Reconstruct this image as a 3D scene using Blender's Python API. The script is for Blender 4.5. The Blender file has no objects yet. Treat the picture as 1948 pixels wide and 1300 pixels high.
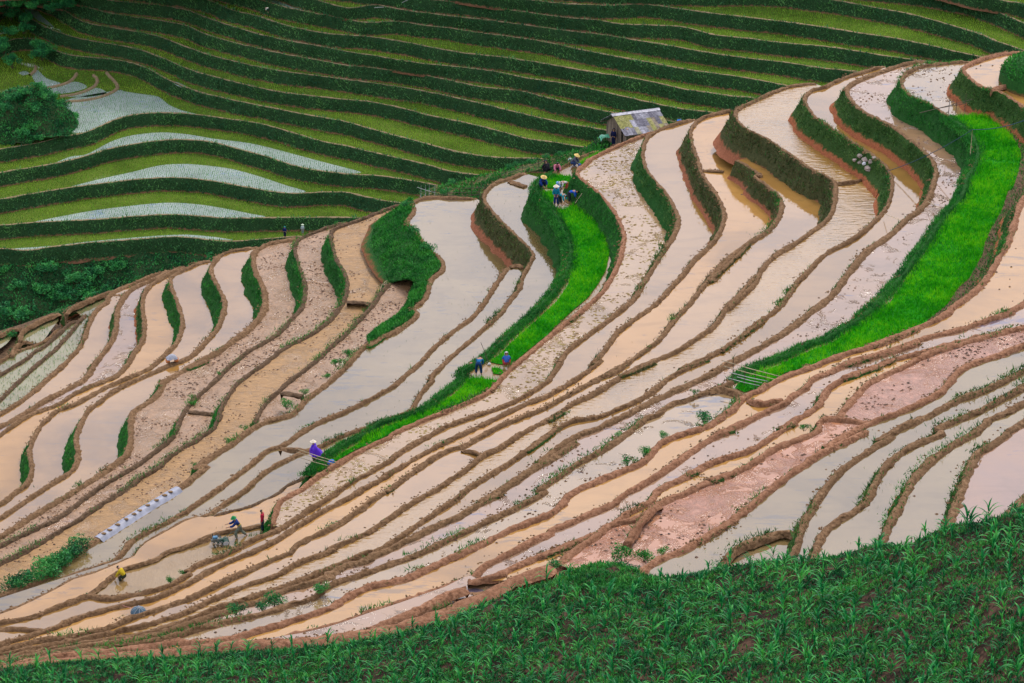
import bpy, bmesh, math, random
import numpy as np
from mathutils import Vector, Matrix
from mathutils.geometry import delaunay_2d_cdt

R = math.radians
rng = np.random.default_rng(7)
random.seed(7)
sc = bpy.context.scene
col = sc.collection

# ------------------------------------------------------------------ camera
FPX = 5411.0                       # focal length in photo pixels (photo 1948 x 1300)
PITCH = R(25.0)
CAMZ = 160.0                       # camera height above the scene's zero
cam_d = bpy.data.cameras.new("camera")
cam = bpy.data.objects.new("camera", cam_d)
col.objects.link(cam)
cam.location = (0, 0, CAMZ)
cam.rotation_euler = (R(90) - PITCH, 0, 0)
cam_d.sensor_width = 36.0
cam_d.lens = FPX / 1948.0 * 36.0
cam_d.clip_start = 1.0
cam_d.clip_end = 4000.0
sc.camera = cam
CP, SP = math.cos(PITCH), math.sin(PITCH)


def ray(px):
    px = np.asarray(px, float).reshape(-1, 2)
    a = (px[:, 0] - 974.0) / FPX
    b = (650.0 - px[:, 1]) / FPX
    return np.stack([a, CP + b * SP, -SP + b * CP], 1)


def at_z(px, z):
    """photo pixels -> points on the level z (relative to the camera's height)."""
    d = ray(px)
    t = (np.asarray(z, float) / d[:, 2])[:, None]
    p = d * t
    p[:, 2] += CAMZ
    return p


def at_dist(px, dist):
    d = ray(px)
    d /= np.linalg.norm(d, axis=1)[:, None]
    p = d * np.asarray(dist, float).reshape(-1, 1)
    p[:, 2] += CAMZ
    return p


# ------------------------------------------------------------------ tracing frames (zoomed crops of the photo)
S1 = 4.815
OFF = dict(A=(0, 430), B=(0, 680), C=(350, 380), D=(350, 630), E=(700, 250), F=(700, 480), G=(1050, 210), H=(1350, 90),
           I=(1548, 90), J=(1050, 450), K=(1350, 320), L=(1548, 340), M=(1548, 590), N=(1350, 560), O=(1000, 680),
           P=(700, 720), Q=(350, 830), R=(0, 880), S=(0, 1030), T=(350, 1030), U=(700, 930), V=(1000, 880), W=(1300, 800), X=(1548, 820))


def tr(text):
    """'A 0,990 90,940 | B 12,40 | px 1948,203' -> photo pixels."""
    out = []
    for seg in text.split('|'):
        w = seg.split()
        key = w[0]
        for q in w[1:]:
            u, v = q.split(',')
            u, v = float(u), float(v)
            if key == 'px':
                out.append((u, v))
            elif key[0] == 'Z':
                ox, oy = {'Z1': (0, 0), 'Z2': (650, 0), 'Z3': (1290, 0), 'Z4': (0, 430)}[key]
                out.append((ox + u / 2.953, oy + v / 2.953))
            else:
                ox, oy = OFF[key]
                out.append((ox + u / S1, oy + v / S1))
    return np.array(out, float)


def smooth(P, n=6):
    """Catmull-Rom through the points."""
    P = np.asarray(P, float)
    if len(P) < 3:
        return P
    Q = np.vstack([2 * P[0] - P[1], P, 2 * P[-1] - P[-2]])
    out = []
    for i in range(1, len(Q) - 2):
        p0, p1, p2, p3 = Q[i - 1], Q[i], Q[i + 1], Q[i + 2]
        for k in range(n):
            t = k / n
            out.append(0.5 * ((2 * p1) + (-p0 + p2) * t + (2 * p0 - 5 * p1 + 4 * p2 - p3) * t * t + (-p0 + 3 * p1 - 3 * p2 + p3) * t ** 3))
    out.append(Q[-2])
    return np.array(out)


def extend(p, left=0.0, right=0.0, dl=(-1, -0.3), dr=(1, 0.25)):
    """carry a plan line on past its ends (outside the photograph)."""
    p = np.asarray(p, float)
    k = min(8, len(p) - 1)
    if right:
        d = p[-1, :2] - p[-1 - k, :2]
        d = d / np.linalg.norm(d) + np.array(dr) * 1.5
        d = d / np.linalg.norm(d)
        q = np.tile(p[-1], (12, 1))
        q[:, :2] += d * np.linspace(right / 12, right, 12)[:, None]
        p = np.vstack([p, q])
    if left:
        d = p[0, :2] - p[k, :2]
        d = d / np.linalg.norm(d) + np.array(dl) * 1.5
        d = d / np.linalg.norm(d)
        q = np.tile(p[0], (12, 1))
        q[:, :2] += d * np.linspace(left, left / 12, 12)[:, None]
        p = np.vstack([q, p])
    return p


def resample(P, step):
    P = np.asarray(P, float)
    seg = np.linalg.norm(np.diff(P[:, :2], axis=0), axis=1)
    s = np.concatenate([[0], np.cumsum(seg)])
    n = max(3, int(s[-1] / step) + 1)
    t = np.linspace(0, s[-1], n)
    return np.stack([np.interp(t, s, P[:, k]) for k in range(P.shape[1])], 1)


def resample_n(P, n):
    P = np.asarray(P, float)
    seg = np.linalg.norm(np.diff(P[:, :2], axis=0), axis=1)
    s = np.concatenate([[0], np.cumsum(seg)])
    t = np.linspace(0, s[-1], n)
    return np.stack([np.interp(t, s, P[:, k]) for k in range(P.shape[1])], 1)


def gsmooth(a, k):
    if k < 1 or len(a) < 2 * k + 2:
        return a
    w = np.ones(2 * k + 1) / (2 * k + 1)
    p = np.concatenate([np.repeat(a[:1], k, 0), a, np.repeat(a[-1:], k, 0)])
    if a.ndim == 1:
        return np.convolve(p, w, 'valid')
    return np.stack([np.convolve(p[:, j], w, 'valid') for j in range(a.shape[1])], 1)


_ph = np.random.default_rng(3).uniform(0, 6.28, (40, 3))
_dr = np.random.default_rng(4).normal(size=(40, 3))


def wob(p, scale, octs=3):
    """cheap smooth noise in about -1..1 at points p (n,3)."""
    v = 0
    amp = 1.0
    for o in range(octs):
        for k in range(4):
            d = _dr[o * 4 + k]
            d = d / np.linalg.norm(d)
            v = v + amp * np.sin((p @ d) / scale * 6.283 + _ph[o * 4 + k, 0]) * 0.5
        scale *= 0.43
        amp *= 0.6
    return v / 1.6


# ------------------------------------------------------------------ mesh helpers
def mk_mesh(name, verts, faces, mats, smooth_shade=False, mat_idx=None, attrs=None):
    me = bpy.data.meshes.new(name)
    verts = np.asarray(verts, np.float32)
    if isinstance(faces, np.ndarray):
        nf, k = faces.shape
        me.vertices.add(len(verts))
        me.vertices.foreach_set('co', verts.ravel())
        me.loops.add(nf * k)
        me.loops.foreach_set('vertex_index', faces.astype(np.int32).ravel())
        me.polygons.add(nf)
        me.polygons.foreach_set('loop_start', np.arange(0, nf * k, k, dtype=np.int32))
        me.polygons.foreach_set('loop_total', np.full(nf, k, np.int32))
    else:
        me.from_pydata([tuple(map(float, v)) for v in verts], [], [tuple(int(i) for i in f) for f in faces])
    for m in (mats if isinstance(mats, (list, tuple)) else [mats]):
        if m is not None:
            me.materials.append(m)
    if mat_idx is not None:
        me.polygons.foreach_set('material_index', np.asarray(mat_idx, np.int32))
    if smooth_shade:
        me.polygons.foreach_set('use_smooth', np.ones(len(me.polygons), bool))
    if attrs:
        for k, v in attrs.items():
            a = me.attributes.new(k, 'FLOAT', 'POINT')
            a.data.foreach_set('value', np.asarray(v, np.float32))
    me.update(calc_edges=True)
    me.validate()
    return me


def add(name, me, parent=None, loc=None, **props):
    o = bpy.data.objects.new(name, me)
    col.objects.link(o)
    if parent is not None:
        o.parent = parent
    if loc is not None:
        o.location = loc
    for k, v in props.items():
        o[k] = v
    return o


def struct(name, me, label=None, cat=None):
    o = add(name, me, kind='structure')
    if label:
        o['label'] = label
        o['category'] = cat or name.replace('_', ' ')
    return o


def stuff(name, me, label, cat):
    return add(name, me, kind='stuff', label=label, category=cat)


def strip_faces(n, m, off=0):
    """n rows of m points -> quads."""
    i = np.arange(n - 1)[:, None] * m + np.arange(m - 1)[None, :]
    i = i.ravel() + off
    return np.stack([i, i + 1, i + m + 1, i + m], 1)


def fill(poly2):
    """triangulate a (possibly ragged) plan polygon -> verts2, tris"""
    pts = [Vector((float(x), float(y))) for x, y in poly2]
    n = len(pts)
    res = delaunay_2d_cdt(pts, [(i, (i + 1) % n) for i in range(n)], [], 1, 1e-4)
    v = np.array([(p.x, p.y) for p in res[0]])
    f = [tuple(t) for t in res[2]]
    return v, np.array(f, np.int64)


def inside(poly, pts):
    """vectorised point-in-polygon (even-odd)."""
    poly = np.asarray(poly)
    x, y = pts[:, 0], pts[:, 1]
    c = np.zeros(len(pts), bool)
    j = len(poly) - 1
    for i in range(len(poly)):
        xi, yi = poly[i]
        xj, yj = poly[j]
        if yi != yj:
            m = ((yi > y) != (yj > y)) & (x < (xj - xi) * (y - yi) / (yj - yi) + xi)
            c ^= m
        j = i
    return c


def scatter_in(poly, dens):
    poly = np.asarray(poly)[:, :2]
    lo, hi = poly.min(0), poly.max(0)
    n = int((hi - lo).prod() * dens)
    n = min(n, 900000)
    p = rng.uniform(lo, hi, (n, 2))
    return p[inside(poly, p)]


def visible(p, margin=40):
    """which points fall inside the photograph (plus a margin in photo pixels)."""
    q = p - np.array([0, 0, CAMZ])
    dep = q[:, 1] * CP - q[:, 2] * SP
    u = 974 + FPX * q[:, 0] / dep
    v = 650 - FPX * (q[:, 1] * SP + q[:, 2] * CP) / dep
    return (u > -margin) & (u < 1948 + margin) & (v > -margin) & (v < 1300 + margin)


def to_px(p):
    q = np.asarray(p, float).reshape(-1, 3) - np.array([0, 0, CAMZ])
    dep = q[:, 1] * CP - q[:, 2] * SP
    return np.stack([974 + FPX * q[:, 0] / dep, 650 - FPX * (q[:, 1] * SP + q[:, 2] * CP) / dep], 1)


# blades / leaves: arrays of thin triangles or kites
def blades(base, length, width, lean=0.4, up=None, kind='tri', segs=1):
    """base (n,3); length,width scalars or arrays -> verts, faces (tri)"""
    n = len(base)
    L = np.broadcast_to(np.asarray(length, float), (n,))
    W = np.broadcast_to(np.asarray(width, float), (n,))
    ang = rng.uniform(0, 2 * math.pi, n)
    side = np.stack([np.cos(ang), np.sin(ang), np.zeros(n)], 1)
    if up is None:
        up = np.tile([0, 0, 1.0], (n, 1))
    ld = rng.normal(0, lean, (n, 3))
    ld[:, 2] = 0
    tip = up + ld
    tip /= np.linalg.norm(tip, axis=1)[:, None]
    a = base - side * (W / 2)[:, None]
    b = base + side * (W / 2)[:, None]
    if kind == 'tri':
        c = base + tip * L[:, None]
        v = np.stack([a, b, c], 1).reshape(-1, 3)
        f = np.arange(n * 3).reshape(n, 3)
    else:   # leaf kite: base, two sides in the middle, tip
        m = base + tip * (L * 0.5)[:, None]
        c = base + tip * L[:, None]
        v = np.stack([base, m - side * (W / 2)[:, None], c, m + side * (W / 2)[:, None]], 1).reshape(-1, 3)
        f = np.arange(n * 4).reshape(n, 4)
    return v, f


# ------------------------------------------------------------------ materials
def new_mat(name):
    m = bpy.data.materials.new(name)
    m.use_nodes = True
    nt = m.node_tree
    return m, nt, nt.nodes, nt.links, nt.nodes['Principled BSDF']


def ramp(nd, stops, interp='LINEAR'):
    r = nd.new('ShaderNodeValToRGB')
    r.color_ramp.interpolation = interp
    e = r.color_ramp.elements
    while len(e) > 1:
        e.remove(e[-1])
    e[0].position = stops[0][0]
    e[0].color = (*stops[0][1], 1)
    for p, c in stops[1:]:
        q = e.new(p)
        q.color = (*c, 1)
    return r


def noise(nd, ln, scale, detail=4, rough=0.55, coord=None, dist=0.0):
    n = nd.new('ShaderNodeTexNoise')
    n.inputs['Scale'].default_value = scale
    n.inputs['Detail'].default_value = detail
    n.inputs['Roughness'].default_value = rough
    n.inputs['Distortion'].default_value = dist
    if coord is not None:
        ln.new(coord, n.inputs['Vector'])
    return n


def pos(nd, ln, scale=(1, 1, 1)):
    g = nd.new('ShaderNodeNewGeometry')
    mp = nd.new('ShaderNodeMapping')
    mp.inputs['Scale'].default_value = scale
    ln.new(g.outputs['Position'], mp.inputs['Vector'])
    return mp.outputs['Vector']


def mixc(nd, ln, fac, a, b, mode='MIX'):
    m = nd.new('ShaderNodeMix')
    m.data_type = 'RGBA'
    m.blend_type = mode
    for sock, val in ((m.inputs[0], fac), (m.inputs[6], a), (m.inputs[7], b)):
        if hasattr(val, 'is_linked') or hasattr(val, 'links'):
            ln.new(val, sock)
        elif isinstance(val, (int, float)):
            sock.default_value = val
        else:
            sock.default_value = (*val, 1)
    return m.outputs[2]


def maprange(nd, ln, v, a, b, c=0.0, d=1.0):
    m = nd.new('ShaderNodeMapRange')
    m.inputs[1].default_value, m.inputs[2].default_value = a, b
    m.inputs[3].default_value, m.inputs[4].default_value = c, d
    ln.new(v, m.inputs[0])
    return m.outputs[0]


def bump(nd, ln, bs, h, strength, dist=0.05):
    b = nd.new('ShaderNodeBump')
    b.inputs['Strength'].default_value = strength
    b.inputs['Distance'].default_value = dist
    ln.new(h, b.inputs['Height'])
    ln.new(b.outputs['Normal'], bs.inputs['Normal'])
    return b


def water_mat(name, mud, mud2, ripple=0.02, ripple_scale=1.2, specks=0.35, refl=1.6, mudfrac=0.0, mudcol=(0.36, 0.22, 0.15), speckcol=None, aniso=(1, 1, 1), furrow=0.0):
    """muddy flooded paddy: opaque silt-coloured water with a mirror film; mudfrac bares that share of the bed."""
    m, nt, nd, ln, bs = new_mat(name)
    P = pos(nd, ln)
    n1 = noise(nd, ln, 0.10, 4, 0.6, P, 0.6)
    dk = tuple(x * 0.72 for x in mud)
    rr = ramp(nd, [(0.34, dk), (0.47, mud), (0.62, mud2)])
    ln.new(n1.outputs['Fac'], rr.inputs[0])
    c = rr.outputs[0]
    # drifting silt
    Ps = pos(nd, ln, (0.5, 1.3, 1))
    ns = noise(nd, ln, 0.45, 5, 0.62, Ps, 0.8)
    c = mixc(nd, ln, maprange(nd, ln, ns.outputs['Fac'], 0.50, 0.66, 0.0, 0.35), c, tuple(x * 0.62 for x in mud))
    # long streaks where weed and the bed come near the surface
    P2 = pos(nd, ln, (0.45, 1.5, 1))
    n2 = noise(nd, ln, 1.3, 5, 0.68, P2)
    n2b = noise(nd, ln, 0.16, 2, 0.5, P)
    mm = nd.new('ShaderNodeMath')
    mm.operation = 'ADD'
    ln.new(n2.outputs['Fac'], mm.inputs[0])
    q = maprange(nd, ln, n2b.outputs['Fac'], 0.3, 0.7, -0.13, 0.13)
    ln.new(q, mm.inputs[1])
    sp = maprange(nd, ln, mm.outputs[0], 0.61, 0.70, 0.0, min(1.0, specks * 1.3))
    sc_ = speckcol or (mud[0] * 0.42, mud[1] * 0.55, mud[2] * 1.3)
    c = mixc(nd, ln, sp, c, sc_)
    if mudfrac > 0:
        n3 = noise(nd, ln, 0.55, 7, 0.70, P, 0.9)
        th = 0.62 - 0.26 * mudfrac
        mk = maprange(nd, ln, n3.outputs['Fac'], th - 0.03, th + 0.12)
        Pf = pos(nd, ln, (1.0, 1.0, 1)) if not furrow else pos(nd, ln, (0.6, 2.2, 1))
        n4 = noise(nd, ln, 2.4, 8, 0.74, Pf, 0.5)
        mc = ramp(nd, [(0.35, tuple(x * 0.55 for x in mudcol)), (0.45, tuple(x * 0.88 for x in mudcol)), (0.55, mudcol), (0.66, tuple(min(1, x * 1.3) for x in mudcol))])
        ln.new(n4.outputs['Fac'], mc.inputs[0])
        c = mixc(nd, ln, mk, c, mc.outputs[0])
        r2 = maprange(nd, ln, mk, 0, 1, 0.04, 0.5)
        ln.new(r2, bs.inputs['Roughness'])
        # clods only where the mud is bare
        hm = nd.new('ShaderNodeMath')
        hm.operation = 'MULTIPLY'
        ln.new(n4.outputs['Fac'], hm.inputs[0])
        ln.new(mk, hm.inputs[1])
        bump(nd, ln, bs, hm.outputs[0], 0.8, 0.22)
    else:
        bs.inputs['Roughness'].default_value = 0.04
        P3 = pos(nd, ln, aniso)
        n5 = noise(nd, ln, ripple_scale, 3, 0.5, P3, 0.2)
        bump(nd, ln, bs, n5.outputs['Fac'], ripple, 0.3)
    ln.new(c, bs.inputs['Base Color'])
    bs.inputs['IOR'].default_value = refl
    bs.inputs['Specular IOR Level'].default_value = 0.5
    return m


def earth_mat(name, c0, c1, c2, bumpy=0.8):
    m, nt, nd, ln, bs = new_mat(name)
    P = pos(nd, ln)
    n1 = noise(nd, ln, 5.0, 6, 0.7, P)
    n2 = noise(nd, ln, 0.5, 3, 0.6, P)
    r = ramp(nd, [(0.38, c0), (0.5, c1), (0.63, c2)])
    ln.new(n1.outputs['Fac'], r.inputs[0])
    c = mixc(nd, ln, maprange(nd, ln, n2.outputs['Fac'], 0.35, 0.65, 0.0, 0.55), r.outputs[0], tuple(x * 0.72 for x in c1))
    ln.new(c, bs.inputs['Base Color'])
    bs.inputs['Roughness'].default_value = 0.9
    bs.inputs['Specular IOR Level'].default_value = 0.2
    bump(nd, ln, bs, n1.outputs['Fac'], bumpy, 0.12)
    return m


def riser_mat(name, soil, g0, g1, soil_h=0.32, amp=0.25):
    """bank face: bare soil at the foot (attribute t = 0 foot, 1 crest), mossy grass above."""
    m, nt, nd, ln, bs = new_mat(name)
    P = pos(nd, ln)
    at = nd.new('ShaderNodeAttribute')
    at.attribute_name = 't'
    n1 = noise(nd, ln, 2.2, 5, 0.7, P)
    n2 = noise(nd, ln, 7.0, 4, 0.7, P)
    gr = ramp(nd, [(0.3, g0), (0.7, g1)])
    ln.new(n2.outputs['Fac'], gr.inputs[0])
    so = ramp(nd, [(0.3, tuple(x * 0.55 for x in soil)), (0.7, soil)])
    ln.new(n2.outputs['Fac'], so.inputs[0])
    ad = nd.new('ShaderNodeMath')
    ad.operation = 'MULTIPLY_ADD'
    ln.new(n1.outputs['Fac'], ad.inputs[0])
    ad.inputs[1].default_value = amp * 2
    ln.new(at.outputs['Fac'], ad.inputs[2])
    k = maprange(nd, ln, ad.outputs[0], soil_h + amp - 0.05, soil_h + amp + 0.05)
    ln.new(mixc(nd, ln, k, so.outputs[0], gr.outputs[0]), bs.inputs['Base Color'])
    bs.inputs['Roughness'].default_value = 0.9
    bs.inputs['Specular IOR Level'].default_value = 0.15
    bump(nd, ln, bs, n2.outputs['Fac'], 0.9, 0.15)
    return m


def leaf_mat(name, c0, c1, c2, scale=0.6, fine=9.0, rough=0.6, trans=0.15, spec=0.25):
    m, nt, nd, ln, bs = new_mat(name)
    P = pos(nd, ln)
    n1 = noise(nd, ln, scale, 3, 0.6, P)
    n2 = noise(nd, ln, fine, 2, 0.6, P)
    mx = nd.new('ShaderNodeMath')
    mx.operation = 'MULTIPLY_ADD'
    ln.new(n2.outputs['Fac'], mx.inputs[0])
    mx.inputs[1].default_value = 0.5
    h = nd.new('ShaderNodeMath')
    h.operation = 'MULTIPLY'
    ln.new(n1.outputs['Fac'], h.inputs[0])
    h.inputs[1].default_value = 0.5
    ln.new(h.outputs[0], mx.inputs[2])
    r = ramp(nd, [(0.41, c0), (0.5, c1), (0.60, c2)])
    ln.new(mx.outputs[0], r.inputs[0])
    ln.new(r.outputs[0], bs.inputs['Base Color'])
    bs.inputs['Roughness'].default_value = rough
    bs.inputs['Specular IOR Level'].default_value = spec
    if trans > 0:
        tl = nd.new('ShaderNodeBsdfTranslucent')
        ln.new(r.outputs[0], tl.inputs['Color'])
        ms = nd.new('ShaderNodeMixShader')
        ms.inputs[0].default_value = trans
        ln.new(bs.outputs[0], ms.inputs[1])
        ln.new(tl.outputs[0], ms.inputs[2])
        ln.new(ms.outputs[0], nd['Material Output'].inputs['Surface'])
    return m


def plain(name, c, rough=0.7, var=0.25, scale=12.0, metal=0.0, spec=0.3):
    m, nt, nd, ln, bs = new_mat(name)
    tc = nd.new('ShaderNodeTexCoord')
    n1 = noise(nd, ln, scale, 3, 0.6, tc.outputs['Object'])
    r = ramp(nd, [(0.3, tuple(x * (1 - var) for x in c)), (0.7, tuple(min(1, x * (1 + var)) for x in c))])
    ln.new(n1.outputs['Fac'], r.inputs[0])
    ln.new(r.outputs[0], bs.inputs['Base Color'])
    bs.inputs['Roughness'].default_value = rough
    bs.inputs['Metallic'].default_value = metal
    bs.inputs['Specular IOR Level'].default_value = spec
    return m
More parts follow.
